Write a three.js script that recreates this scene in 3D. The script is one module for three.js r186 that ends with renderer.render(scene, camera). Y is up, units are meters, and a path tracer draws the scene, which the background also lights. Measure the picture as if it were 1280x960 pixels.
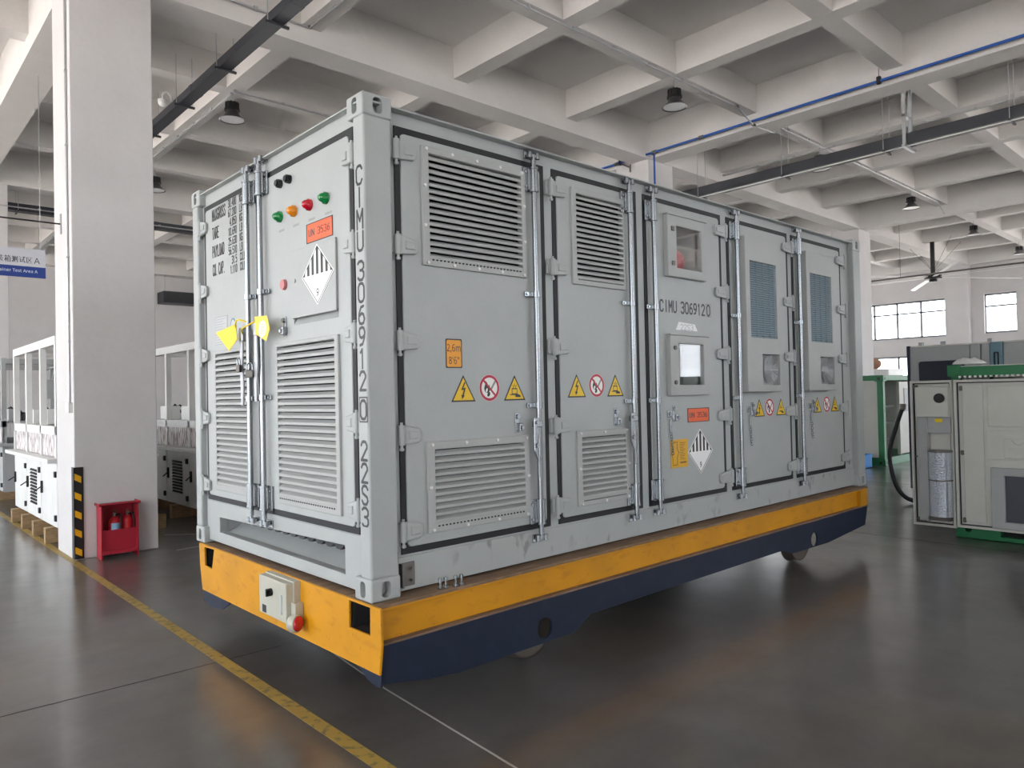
import * as THREE from 'three';
import { RoundedBoxGeometry } from 'three/addons/geometries/RoundedBoxGeometry.js';
import { mergeGeometries } from 'three/addons/utils/BufferGeometryUtils.js';
import { Brush, Evaluator, SUBTRACTION } from 'three-bvh-csg';
import { createNoise2D } from 'simplex-noise';

// ---------------------------------------------------------------- camera, sky, light, exposure
const scene = new THREE.Scene();
const camera = new THREE.PerspectiveCamera(55.355, 1280 / 960, 0.05, 200);
camera.position.set(-1.9514, 1.6304, 3.1928);
camera.rotation.order = 'YXZ';
camera.rotation.set(THREE.MathUtils.degToRad(0.877), THREE.MathUtils.degToRad(-42.602), THREE.MathUtils.degToRad(-1.242));
scene.background = new THREE.Color(0.91, 0.965, 1.02);
scene.backgroundIntensity = 6.9;
const sun = new THREE.DirectionalLight(new THREE.Color(1.0, 0.95, 0.9), 25);
sun.position.set(-26, 44, 16); sun.target.position.set(0, 0, 0);
sun.castShadow = true; sun.shadow.mapSize.set(4096, 4096);
Object.assign(sun.shadow.camera, { left: -45, right: 45, top: 45, bottom: -45, near: 1, far: 140 });
scene.add(sun, sun.target);
const renderer = new THREE.WebGLRenderer({ antialias: true });
renderer.toneMapping = THREE.LinearToneMapping;
renderer.toneMappingExposure = 1.0;
renderer.outputColorSpace = THREE.SRGBColorSpace;
renderer.shadowMap.enabled = true;

// ---------------------------------------------------------------- random, noise, textures
let seed = 7;
const rnd = () => { seed = (seed * 1664525 + 1013904223) >>> 0; return seed / 4294967296; };
const noise2 = createNoise2D(rnd);
const fbm = (x, y, o = 4) => { let s = 0, a = 0.5, f = 1; for (let i = 0; i < o; i++) { s += a * noise2(x * f, y * f); a *= 0.5; f *= 2.03; } return s; };
const clamp = (v, a = 0, b = 1) => Math.min(b, Math.max(a, v));
// a tiling noise: the pattern is sampled on two circles crossed by blending the borders
function pixelTexture(n, fn, srgb, repeatMetres) {
  const data = new Uint8Array(n * n * 4);
  for (let j = 0; j < n; j++) for (let i = 0; i < n; i++) {
    const c = fn(i / n, j / n), o = (j * n + i) * 4;
    for (let k = 0; k < 3; k++) data[o + k] = clamp(Array.isArray(c) ? c[k] : c) * 255;
    data[o + 3] = 255;
  }
  const t = new THREE.DataTexture(data, n, n, THREE.RGBAFormat);
  t.wrapS = t.wrapT = THREE.MirroredRepeatWrapping; t.magFilter = THREE.LinearFilter; t.minFilter = THREE.LinearMipmapLinearFilter; t.generateMipmaps = true;
  if (srgb) t.colorSpace = THREE.SRGBColorSpace;
  t.repeat.set(1 / repeatMetres, 1 / repeatMetres);
  t.needsUpdate = true;
  return t;
}
function canvasTexture(w, h, draw) {
  const c = document.createElement('canvas'); c.width = w; c.height = h;
  const g = c.getContext('2d'); g.clearRect(0, 0, w, h); draw(g, w, h);
  const t = new THREE.CanvasTexture(c); t.colorSpace = THREE.SRGBColorSpace; t.magFilter = THREE.LinearFilter; t.anisotropy = 8;
  return t;
}
const S = (r, g, b) => new THREE.Color().setRGB(r / 255, g / 255, b / 255, THREE.SRGBColorSpace);
const std = (o) => new THREE.MeshStandardMaterial({ roughness: 0.6, metalness: 0, ...o });

const wallMap = pixelTexture(512, (u, v) => { const n = 0.96 + 0.022 * fbm(u * 5, v * 5, 5) + 0.01 * fbm(u * 60, v * 60, 2); return [n, n * 0.997, n * 0.994]; }, true, 5);
const wallBump = pixelTexture(512, (u, v) => 0.5 + 0.3 * fbm(u * 14, v * 14, 5), false, 3);
const paintMap = pixelTexture(512, (u, v) => { const n = 0.965 + 0.025 * fbm(u * 4, v * 4, 4) + 0.012 * fbm(u * 50, v * 50, 2); return [n, n, n]; }, true, 2);
const paintBump = pixelTexture(512, (u, v) => 0.5 + 0.5 * fbm(u * 3.2, v * 3.2, 3), false, 2.2);
const smudgeMap = pixelTexture(1024, (u, v) => {
  const s = clamp((fbm(u * 16 + 4, v * 9, 5) - 0.26) * 3.2) * clamp(0.5 + fbm(u * 5, v * 3 + 7, 2) * 2);
  const n = 0.965 + 0.02 * fbm(u * 5, v * 5, 4); return [n - 0.2 * s, n - 0.205 * s, n - 0.22 * s];
}, true, 3);
const yellowMap = pixelTexture(1024, (u, v) => {
  const d = clamp((fbm(u * 9, v * 22, 5) - 0.22) * 2.2), c = clamp((fbm(u * 60 + 3, v * 30, 3) - 0.56) * 6), w = 0.95 + 0.06 * fbm(u * 4, v * 4, 4);
  return [(0.87 - 0.06 * d - 0.3 * c) * w, (0.6 - 0.06 * d - 0.28 * c) * w, (0.0 + 0.04 * d + 0.1 * c) * w];
}, true, 2.4);
const blueMap = pixelTexture(1024, (u, v) => {
  const d = clamp((fbm(u * 10, v * 10, 5) - 0.1) * 1.6), c = clamp((fbm(u * 45, v * 90 + 9, 3) - 0.58) * 6);
  return [0.01 + 0.04 * d + 0.12 * c, 0.085 + 0.04 * d + 0.12 * c, 0.19 + 0.03 * d + 0.1 * c];
}, true, 2.2);
const dustMap = pixelTexture(512, (u, v) => {
  const n = fbm(u * 3, v * 26, 4), d = clamp((fbm(u * 8, v * 8 + 3, 4)) * 2);
  return [0.5 + 0.09 * n + 0.06 * d, 0.405 + 0.08 * n + 0.05 * d, 0.32 + 0.07 * n + 0.04 * d];
}, true, 1.6);
const floorMap = pixelTexture(2048, (u, v) => {
  const big = fbm(u * 6, v * 6, 5), mid = fbm(u * 24 + 8, v * 24, 5), fine = fbm(u * 180, v * 180, 3);
  const brown = clamp((fbm(u * 7 + 30, v * 7 + 11, 4) - 0.02) * 1.6), streak = fbm(u * 10 + 2, v * 60, 3);
  const n = 0.34 + 0.035 * big + 0.038 * mid + 0.012 * fine + 0.012 * streak;
  return [n + 0.006 + 0.02 * brown, n - 0.004 - 0.004 * brown, n - 0.014 - 0.03 * brown];
}, true, 14);
const floorRough = pixelTexture(1024, (u, v) => Math.max(0.3, 0.34 + 0.06 * fbm(u * 9 + 3, v * 9, 5) + 0.03 * fbm(u * 40, v * 40, 3)), false, 11);
const lineMap = pixelTexture(1024, (u, v) => { const w = clamp((fbm(u * 30, v * 30, 4) - 0.12) * 2.6), n = 1 + 0.08 * fbm(u * 5, v * 5, 3); return [(0.66 - 0.24 * w) * n, (0.55 - 0.16 * w) * n, (0.27 - 0.0 * w) * n]; }, true, 3);
const woodMap = pixelTexture(512, (u, v) => { const n = fbm(u * 3, v * 40, 4), k = 0.9 + 0.1 * fbm(u * 5, v * 5, 2); return [(0.72 + 0.1 * n) * k, (0.6 + 0.1 * n) * k, (0.45 + 0.09 * n) * k]; }, true, 0.6);
const stainMap = pixelTexture(512, (u, v) => { const s = clamp((fbm(u * 22, v * 5, 5) - 0.02) * 2.4); return [0.88 - 0.5 * s, 0.86 - 0.55 * s, 0.86 - 0.56 * s]; }, true, 1.3);
const foilBump = pixelTexture(512, (u, v) => 0.5 + 0.6 * fbm(u * 34, v * 34, 3), false, 0.9);

const M = {
  wall: std({ color: S(222, 220, 220), map: wallMap, bumpMap: wallBump, bumpScale: 0.004, roughness: 0.85 }),
  ceiling: std({ color: S(230, 228, 226), map: wallMap, bumpMap: wallBump, bumpScale: 0.005, roughness: 0.9 }),
  floor: new THREE.MeshPhysicalMaterial({ map: floorMap, roughnessMap: floorRough, roughness: 1, specularIntensity: 0.5, clearcoat: 0.75, clearcoatRoughness: 0.17 }),
  outside: std({ color: S(212, 204, 198), roughness: 0.95 }),
  line: std({ map: lineMap, roughness: 0.45 }),
  whiteLine: std({ color: S(165, 162, 156), roughness: 0.6 }),
  crack: std({ color: S(42, 38, 36), roughness: 0.8 }),
  frame: std({ color: S(120, 122, 126), roughness: 0.5 }),
  glass: new THREE.MeshPhysicalMaterial({ color: 0xffffff, roughness: 0.02, transmission: 1, thickness: 0, ior: 1.45 }),
  paint: std({ color: S(179, 183, 182), map: paintMap, bumpMap: paintBump, bumpScale: 0.0016, roughness: 0.42 }),
  paintDirty: std({ color: S(179, 183, 182), map: smudgeMap, roughness: 0.5 }),
  vent: std({ color: S(180, 182, 180), map: paintMap, roughness: 0.45 }),
  rubber: std({ color: S(24, 24, 28), roughness: 0.6 }),
  cavity: std({ color: S(40, 40, 42), roughness: 0.9 }),
  zinc: std({ color: S(156, 160, 164), metalness: 0.95, roughness: 0.26 }),
  steel: std({ color: S(170, 172, 175), metalness: 0.9, roughness: 0.4 }),
  darkSteel: std({ color: S(120, 116, 112), metalness: 0.6, roughness: 0.5, map: paintMap }),
  black: std({ color: S(22, 22, 24), roughness: 0.5 }),
  tray: std({ color: S(52, 54, 60), roughness: 0.45 }),
  yellow: std({ map: yellowMap, roughness: 0.48 }),
  blue: std({ map: blueMap, roughness: 0.6 }),
  dust: std({ map: dustMap, roughness: 0.85 }),
  wheel: std({ color: S(92, 84, 76), roughness: 0.7 }),
  boxGrey: std({ color: S(194, 192, 178), map: paintMap, roughness: 0.5 }),
  red: std({ color: S(184, 40, 60), map: paintMap, roughness: 0.4 }),
  redDark: std({ color: S(190, 20, 34), roughness: 0.3 }),
  white: std({ color: S(236, 236, 234), map: paintMap, roughness: 0.45 }),
  greyMachine: std({ color: S(178, 180, 181), map: paintMap, roughness: 0.5 }),
  stained: std({ map: stainMap, roughness: 0.5 }),
  wood: std({ map: woodMap, roughness: 0.8 }),
  galv: std({ color: S(188, 190, 192), metalness: 0.75, roughness: 0.42 }),
  reflector: std({ color: S(128, 128, 130), metalness: 0.85, roughness: 0.3 }),
  lens: std({ color: S(236, 238, 240), roughness: 0.35 }),
  bluePipe: std({ color: S(38, 92, 178), roughness: 0.4 }),
  green: std({ color: S(24, 118, 70), map: paintMap, roughness: 0.45 }),
  cream: std({ color: S(214, 214, 206), map: paintMap, roughness: 0.5 }),
  teal: std({ color: S(112, 148, 160), map: paintMap, roughness: 0.45 }),
  foil: std({ color: S(206, 212, 222), metalness: 0.9, roughness: 0.32, bumpMap: foilBump, bumpScale: 0.012 }),
  navy: std({ color: S(44, 48, 62), roughness: 0.35 }),
  blueBin: std({ color: S(48, 132, 204), roughness: 0.5 }),
  fin: std({ color: S(116, 136, 144), roughness: 0.4, metalness: 0.3 }),
  finBack: std({ color: S(84, 104, 112), roughness: 0.7 }),
  cloth: std({ color: S(232, 232, 230), roughness: 0.9 }),
  tag: std({ color: S(246, 214, 20), roughness: 0.5, side: THREE.DoubleSide }),
  lampGreen: new THREE.MeshPhysicalMaterial({ color: S(10, 130, 62), roughness: 0.15, clearcoat: 0.6 }),
  lampAmber: new THREE.MeshPhysicalMaterial({ color: S(232, 140, 20), roughness: 0.15, clearcoat: 0.6 }),
  lampRed: new THREE.MeshPhysicalMaterial({ color: S(190, 14, 40), roughness: 0.15, clearcoat: 0.6 }),
  pinkRed: std({ color: S(196, 118, 120), roughness: 0.4 }),
};

// ---------------------------------------------------------------- geometry helpers
const plainGeo = (g) => { let q = g.index ? g.toNonIndexed() : g; for (const k of Object.keys(q.attributes)) if (!['position', 'normal', 'uv'].includes(k)) q.deleteAttribute(k); q.morphAttributes = {}; if (!q.attributes.uv) q.setAttribute('uv', new THREE.BufferAttribute(new Float32Array(q.attributes.position.count * 2), 2)); q.clearGroups?.(); return q; };
function bx(w, h, d, x, y, z, r = 0) {
  const g = r ? new RoundedBoxGeometry(w, h, d, 2, Math.min(r, w / 2.01, h / 2.01, d / 2.01)) : new THREE.BoxGeometry(w, h, d);
  return g.translate(x, y, z);
}
const span = (x0, x1, y0, y1, z0, z1, r = 0) => bx(Math.abs(x1 - x0), Math.abs(y1 - y0), Math.abs(z1 - z0), (x0 + x1) / 2, (y0 + y1) / 2, (z0 + z1) / 2, r);
function cyl(r, len, axis, x, y, z, n = 16, r2 = r) {
  const g = new THREE.CylinderGeometry(r2, r, len, n);
  if (axis === 'x') g.rotateZ(-Math.PI / 2); if (axis === 'z') g.rotateX(Math.PI / 2);
  return g.translate(x, y, z);
}
function bar(a, b, r, n = 8) {
  const A = new THREE.Vector3(...a), B = new THREE.Vector3(...b), d = B.clone().sub(A);
  const g = new THREE.CylinderGeometry(r, r, d.length(), n);
  g.applyQuaternion(new THREE.Quaternion().setFromUnitVectors(new THREE.Vector3(0, 1, 0), d.clone().normalize()));
  return g.translate(...A.add(B).multiplyScalar(0.5).toArray());
}
// a flat strip w wide and t thick between two points, its broad side facing 'up'
function strip(a, b, w, t, up = [0, 1, 0]) {
  const A = new THREE.Vector3(...a), B = new THREE.Vector3(...b), d = B.clone().sub(A), L = d.length();
  const y = d.normalize(), zz = new THREE.Vector3(...up).addScaledVector(y, -new THREE.Vector3(...up).dot(y)).normalize(), x = new THREE.Vector3().crossVectors(y, zz);
  const g = new THREE.BoxGeometry(w, L, t); g.applyMatrix4(new THREE.Matrix4().makeBasis(x, y, zz));
  return g.translate(...A.add(B).multiplyScalar(0.5).toArray());
}
const tube = (pts, r, seg = 24, n = 8) => new THREE.TubeGeometry(new THREE.CatmullRomCurve3(pts.map((p) => new THREE.Vector3(...p))), seg, r, n, false);
const poly = (pts) => { const s = new THREE.Shape(); pts.forEach((p, i) => (i ? s.lineTo(...p) : s.moveTo(...p))); s.closePath(); return s; };
const rect = (x0, y0, x1, y1, hole) => { const s = hole ? new THREE.Path() : new THREE.Shape(); s.moveTo(x0, y0); s.lineTo(x1, y0); s.lineTo(x1, y1); s.lineTo(x0, y1); s.closePath(); return s; };
function rrect(x0, y0, x1, y1, r, hole) {
  const s = hole ? new THREE.Path() : new THREE.Shape();
  s.moveTo(x0 + r, y0); s.lineTo(x1 - r, y0); s.quadraticCurveTo(x1, y0, x1, y0 + r); s.lineTo(x1, y1 - r); s.quadraticCurveTo(x1, y1, x1 - r, y1);
  s.lineTo(x0 + r, y1); s.quadraticCurveTo(x0, y1, x0, y1 - r); s.lineTo(x0, y0 + r); s.quadraticCurveTo(x0, y0, x0 + r, y0); return s;
}
const disc = (cx, cy, r, hole) => { const s = hole ? new THREE.Path() : new THREE.Shape(); s.absarc(cx, cy, r, 0, Math.PI * 2, false); return s; };
// an extruded outline lying in the plane of x (to the right) and y, from z0 to z1; bevel rounds the edges
function ext(shape, z0, z1, bevel = 0, holes = [], seg = 12) {
  shape.holes.push(...holes);
  const d = z1 - z0, g = new THREE.ExtrudeGeometry(shape, { depth: d - 2 * bevel, bevelEnabled: bevel > 0, bevelThickness: bevel, bevelSize: bevel, bevelOffset: -bevel, bevelSegments: 1, curveSegments: seg });
  return g.translate(0, 0, z0 + bevel);
}
// texture coordinates in metres by the way each face points
function metreUV(g) {
  const p = g.attributes.position, n = g.attributes.normal, uv = new Float32Array(p.count * 2);
  for (let i = 0; i < p.count; i++) {
    const nx = Math.abs(n.getX(i)), ny = Math.abs(n.getY(i)), nz = Math.abs(n.getZ(i));
    const [a, b] = nx >= ny && nx >= nz ? [p.getZ(i), p.getY(i)] : ny >= nz ? [p.getX(i), p.getZ(i)] : [p.getX(i), p.getY(i)];
    uv[2 * i] = a; uv[2 * i + 1] = b;
  }
  g.setAttribute('uv', new THREE.BufferAttribute(uv, 2));
}
const counts = new Map();
const numbered = (name) => { const n = counts.get(name) ?? 0; counts.set(name, n + 1); return n ? `${name}_${String(n).padStart(3, '0')}` : name; };
function mesh(name, geos, material, parent = scene, keepUV = false) {
  const list = (Array.isArray(geos) ? geos : [geos]).map(plainGeo);
  const g = list.length > 1 ? mergeGeometries(list) : list[0];
  if (!keepUV) metreUV(g);
  const m = new THREE.Mesh(g, material); m.castShadow = m.receiveShadow = true;
  m.name = parent === scene ? numbered(name) : name; parent.add(m);
  return m;
}
function share(name, geometry, material, parent, x = 0, y = 0, z = 0) {   // one more mesh with a geometry already in use
  const m = new THREE.Mesh(geometry, material); m.castShadow = m.receiveShadow = true; m.name = name; m.position.set(x, y, z); parent.add(m); return m;
}
const tag = (o, label, category, group) => { o.userData.label = label; o.userData.category = category; if (group) o.userData.group = group; return o; };
function thing(name, label, category, pos = [0, 0, 0], group) {
  const o = new THREE.Group(); o.name = numbered(name); o.position.set(...pos); scene.add(o); return tag(o, label, category, group);
}
const struct = (name, geos, material) => { const m = mesh(name, geos, material); m.userData.kind = 'structure'; return m; };
function copyOf(o, label, pos, turn = 0) {
  const c = o.clone(); c.name = numbered(o.name.replace(/_\d{3}$/, '')); scene.add(c); c.position.set(...pos); c.rotation.y = turn;
  c.userData = { ...o.userData, label }; return c;
}
// a flat print of its own outline: shape in the plane, the texture stretched over its bounding box
function print(name, shape, tex, parent, place, thick = 0.0015, o = {}) {
  const g = ext(shape, 0, thick); g.computeBoundingBox();
  const b = g.boundingBox, p = g.attributes.position, uv = g.attributes.uv;
  for (let i = 0; i < p.count; i++) uv.setXY(i, (p.getX(i) - b.min.x) / (b.max.x - b.min.x), (p.getY(i) - b.min.y) / (b.max.y - b.min.y));
  place(g);
  return mesh(name, g, std({ map: tex, roughness: 0.42, ...o }), parent, true);
}
const onSide = (z) => (g) => g.translate(0, 0, z);                     // faces +z, x to the right
const onEnd = (x) => (g) => g.rotateY(-Math.PI / 2).translate(x, 0, 0);   // faces -x, shape x becomes world z

// ---------------------------------------------------------------- lettering: single strokes, round ends
const C4 = [[1, .2], [.8, .03], [.5, 0], [.2, .03], [0, .2]], B4 = [[0, .8], [.2, .97], [.5, 1], [.8, .97], [1, .8]];
const GL = {
  C: [[...C4, ...B4]], G: [[...C4, ...B4, [1, .55], [.55, .55]]], O: [[...C4, ...B4, [1, .2]]], 0: [[...C4, ...B4, [1, .2]]],
  I: [[[.5, 0], [.5, 1]]], 1: [[[.2, .16], [.5, 0], [.5, 1]]], M: [[[0, 1], [0, 0], [.5, .6], [1, 0], [1, 1]]], N: [[[0, 1], [0, 0], [1, 1], [1, 0]]],
  U: [[[0, 0], [0, .8], [.2, .97], [.5, 1], [.8, .97], [1, .8], [1, 0]]], A: [[[0, 1], [.5, 0], [1, 1]], [[.18, .66], [.82, .66]]], X: [[[0, 0], [1, 1]], [[1, 0], [0, 1]]],
  R: [[[0, 1], [0, 0], [.7, 0], [1, .12], [1, .4], [.7, .52], [0, .52]], [[.5, .52], [1, 1]]], P: [[[0, 1], [0, 0], [.7, 0], [1, .12], [1, .4], [.7, .52], [0, .52]]],
  S: [[[1, .18], [.8, .03], [.5, 0], [.2, .03], [0, .2], [.1, .4], [.9, .6], [1, .8], [.8, .97], [.5, 1], [.2, .97], [0, .82]]],
  T: [[[0, 0], [1, 0]], [[.5, 0], [.5, 1]]], E: [[[1, 0], [0, 0], [0, 1], [1, 1]], [[0, .5], [.8, .5]]], F: [[[1, 0], [0, 0], [0, 1]], [[0, .5], [.8, .5]]], Y: [[[0, 0], [.5, .5], [1, 0]], [[.5, .5], [.5, 1]]],
  L: [[[0, 0], [0, 1], [1, 1]]], D: [[[0, 0], [0, 1], [.6, 1], [1, .8], [1, .2], [.6, 0], [0, 0]]], K: [[[0, 0], [0, 1]], [[1, 0], [0, .55]], [[.3, .4], [1, 1]]],
  B: [[[0, 0], [0, 1], [.7, 1], [1, .88], [1, .62], [.7, .5], [0, .5]], [[0, 0], [.65, 0], [.92, .12], [.92, .38], [.7, .5]]],
  2: [[[0, .2], [.2, .03], [.5, 0], [.8, .03], [1, .2], [1, .34], [0, 1], [1, 1]]], 3: [[[0, .1], [.25, 0], [.7, 0], [1, .14], [1, .36], [.75, .48], [.4, .48]], [[.75, .48], [1, .62], [1, .84], [.75, 1], [.25, 1], [0, .88]]],
  4: [[[.75, 1], [.75, 0], [0, .68], [1, .68]]], 5: [[[.95, 0], [.08, 0], [0, .45], [.5, .38], [.9, .45], [1, .68], [.9, .9], [.5, 1], [0, .9]]],
  6: [[[.85, .05], [.4, .1], [.05, .45], [0, .75], [.15, .95], [.5, 1], [.85, .95], [1, .75], [.85, .5], [.5, .43], [.1, .55]]], 7: [[[0, 0], [1, 0], [.35, 1]]],
  8: [[[.5, .47], [.12, .38], [.08, .12], [.35, 0], [.65, 0], [.92, .12], [.88, .38], [.5, .47], [.05, .62], [0, .85], [.3, 1], [.7, 1], [1, .85], [.95, .62], [.5, .47]]],
  9: [[[.15, .95], [.6, .9], [.95, .55], [1, .25], [.85, .05], [.5, 0], [.15, .05], [0, .25], [.15, .5], [.5, .57], [.9, .45]]],
  '.': [[[.4, .97], [.5, 1]]], ',': [[[.5, .94], [.35, 1.1]]], "'": [[[.5, 0], [.5, .2]]],
};
function letter(g, ch, x, y, w, h) {
  for (const line of GL[ch] ?? []) { g.beginPath(); line.forEach(([a, b], i) => (i ? g.lineTo(x + a * w, y + b * h) : g.moveTo(x + a * w, y + b * h))); g.stroke(); }
}
function words(g, text, x, y, w, h, gap, lw, color = '#16161a') {
  g.strokeStyle = color; g.lineWidth = lw; g.lineCap = g.lineJoin = 'round';
  for (const ch of text) { const narrow = '.,\''.includes(ch); if (narrow) { letter(g, ch, x, y, w * 0.4, h); x += w * 0.4 + gap; } else { if (ch !== ' ') letter(g, ch, x, y, w, h); x += (ch === ' ' ? w * 0.7 : w) + gap; } }
  return x;
}

// ================================================================= THE SETTING
const X0 = -10.3, X1 = 30.45, Z0 = -25.3, Z1 = 13.8, SLAB = 7.0, MX = (i) => 0.13 + 10.05 * i, MZ = (j) => -5.78 - 9.6 * j;
{
  const fl = struct('floor', span(X0 - 0.3, X1 + 0.3, -0.25, 0, Z0 - 0.3, Z1 + 0.3), M.floor);
  fl.castShadow = false;
  struct('outside_ground', span(-70, 90, -0.6, -0.3, -70, 70), M.outside);
  struct('ceiling', span(X0 - 0.3, X1 + 0.3, SLAB, SLAB + 0.25, Z0 - 0.3, Z1 + 0.3), M.ceiling);
  // floor markings
  struct('trim_1', ext(poly([[-0.135, -24], [-0.075, -24], [-0.17, 6.5], [-0.25, 6.5]]), 0, 0.0012).rotateX(Math.PI / 2).translate(0, 0.0013, 0), M.line);
  struct('trim_2', ext(poly([[0.56, -2.7], [0.567, -2.7], [0.303, -0.4], [0.226, 0.8], [0.05, 3.4], [0.04, 3.4], [0.214, 0.8], [0.293, -0.4]]), 0, 0.001).rotateX(Math.PI / 2).translate(0, 0.0011, 0), M.whiteLine);
  struct('trim_3', [strip([-4, 0.0006, -1.56], [-0.4, 0.0006, -1.476], 0.007, 0.001), strip([-0.4, 0.0006, -1.476], [0.2, 0.0006, -1.47], 0.004, 0.001)], M.crack);
  struct('trim_4', [strip([0.78, 0.0006, -5.3], [2.6, 0.0006, -5.6], 0.03, 0.001), strip([1.0, 0.0006, -6.4], [2.6, 0.0006, -5.0], 0.03, 0.001)], M.whiteLine);
  struct('trim_5', [strip([6.2, 0.0006, 13], [6.9, 0.0006, -20], 0.006, 0.001), strip([11.0, 0.0006, 13], [11.4, 0.0006, -20], 0.008, 0.001), strip([5.2, 0.0006, -3.2], [28, 0.0006, -2.4], 0.008, 0.001)], M.crack);
}
// columns on a grid, their tops carry the main beams
for (let i = 0; i < 4; i++) for (let j = -1; j < 3; j++) {
  const x = -0.14 + 10.07 * i, z = -5.58 - 9.6 * j;
  struct('column', span(x, x + 0.82, 0, SLAB, z - 0.82, z, 0.012), M.wall);
}
// main beams, then the shallower beams of the coffers between them
for (let i = -1; i < 4; i++) if (MX(i) > X0) struct('beam', span(MX(i) - 0.225, MX(i) + 0.225, 6.27, SLAB + 0.01, Z0, Z1), M.ceiling);
for (let j = -2; j < 3; j++) if (MZ(j) > Z0 && MZ(j) < Z1) struct('beam', span(X0, X1, 6.272, SLAB + 0.01, MZ(j) - 0.225, MZ(j) + 0.225), M.ceiling);
for (let i = -4; i < 13; i++) { const x = 0.13 + 2.5125 * i; if (((i % 4) + 4) % 4 && x > X0 && x < X1) struct('coffer_beam', span(x - 0.14, x + 0.14, 6.5, SLAB + 0.01, Z0, Z1), M.ceiling); }
for (let j = -8; j < 9; j++) { const z = -5.78 - 2.4 * j; if (((j % 4) + 4) % 4 && z > Z0 && z < Z1) struct('coffer_beam', span(X0, X1, 6.502, SLAB + 0.01, z - 0.135, z + 0.135), M.ceiling); }

// walls: the back is closed, the two ends and the side behind the camera have rows of windows
let windowNumber = 0;
function glazing(make, a0, a1, y0, y1, step, transom) {
  const n = Math.max(1, Math.round((a1 - a0) / step)), g = new THREE.Group(); g.name = `window_${++windowNumber}`; g.userData.kind = 'structure'; scene.add(g);
  const f = [make(a0, a1, y0, y0 + 0.07, 0.07), make(a0, a1, y1 - 0.07, y1, 0.07)];
  for (let k = 0; k <= n; k++) { const a = a0 + (a1 - a0) * k / n; f.push(make(Math.max(a0, a - 0.035), Math.min(a1, a + 0.035), y0, y1, 0.07)); }
  if (transom) f.push(make(a0, a1, transom - 0.03, transom + 0.03, 0.07));
  mesh('window_frame', f, M.frame, g);
  for (let k = 0; k < n; k++) { const a = a0 + (a1 - a0) * k / n, b = a0 + (a1 - a0) * (k + 1) / n; mesh('pane', make(a + 0.03, b - 0.03, y0 + 0.06, y1 - 0.06, 0.006), M.glass, g); }
}
function windowWall(name, make, a0, a1, bands, bays, step) {
  const holes = []; for (const [y0, y1] of bands) for (const [p, q] of bays) holes.push([p, q, y0, y1]);
  const g = [], ys = [0, ...bands.flat(), SLAB];
  for (let k = 0; k < ys.length - 1; k += 2) g.push(make(a0, a1, ys[k], ys[k + 1], 0.3));
  for (const [y0, y1] of bands) { let at = a0; for (const [p, q] of [...bays, [a1, a1]]) { if (p > at) g.push(make(at, p, y0, y1, 0.3)); at = q; } }
  struct(name, g, M.wall);
  for (const [p, q, y0, y1] of holes) glazing(make, p, q, y0, y1, step, y1 > 4 ? y1 - 0.48 : 0);
}
const bandsY = [[0.35, 2.88], [3.6, 5.12]];
{
  const east = (a, b, y0, y1, t) => span(X1 - t / 2 + 0.1, X1 + t / 2 + 0.1, y0, y1, a, b);
  windowWall('wall_east', east, Z0, Z1, bandsY, [[-24.4, -16.2], [-14.7, -6.5], [-5.15, -4.1], [-3.4, 3.0], [4.4, 12.6]], 0.92);
  const west = (a, b, y0, y1, t) => span(X0 - t / 2 - 0.1, X0 + t / 2 - 0.1, y0, y1, a, b);
  windowWall('wall_west', west, Z0, Z1, [[0.3, 6.0]], [[-24.4, -16.2], [-14.7, -6.6], [-5.2, 0.6], [4.4, 12.8]], 1.6);
  const south = (a, b, y0, y1, t) => span(a, b, y0, y1, Z1 - t / 2 + 0.1, Z1 + t / 2 + 0.1);
  windowWall('wall_south', south, X0, X1, [[2.1, 6.1]], [[4.5, 9.3], [12.6, 19.4], [21.4, 29.4]], 1.6);
  const north = (a, b, y0, y1, t) => span(a, b, y0, y1, Z0 - t / 2 - 0.1, Z0 + t / 2 - 0.1);
  windowWall('wall_north', north, X0, X1, [[0.3, 6.3]], [[11.2, 19.6], [21.2, 29.6]], 1.6);
}

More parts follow.
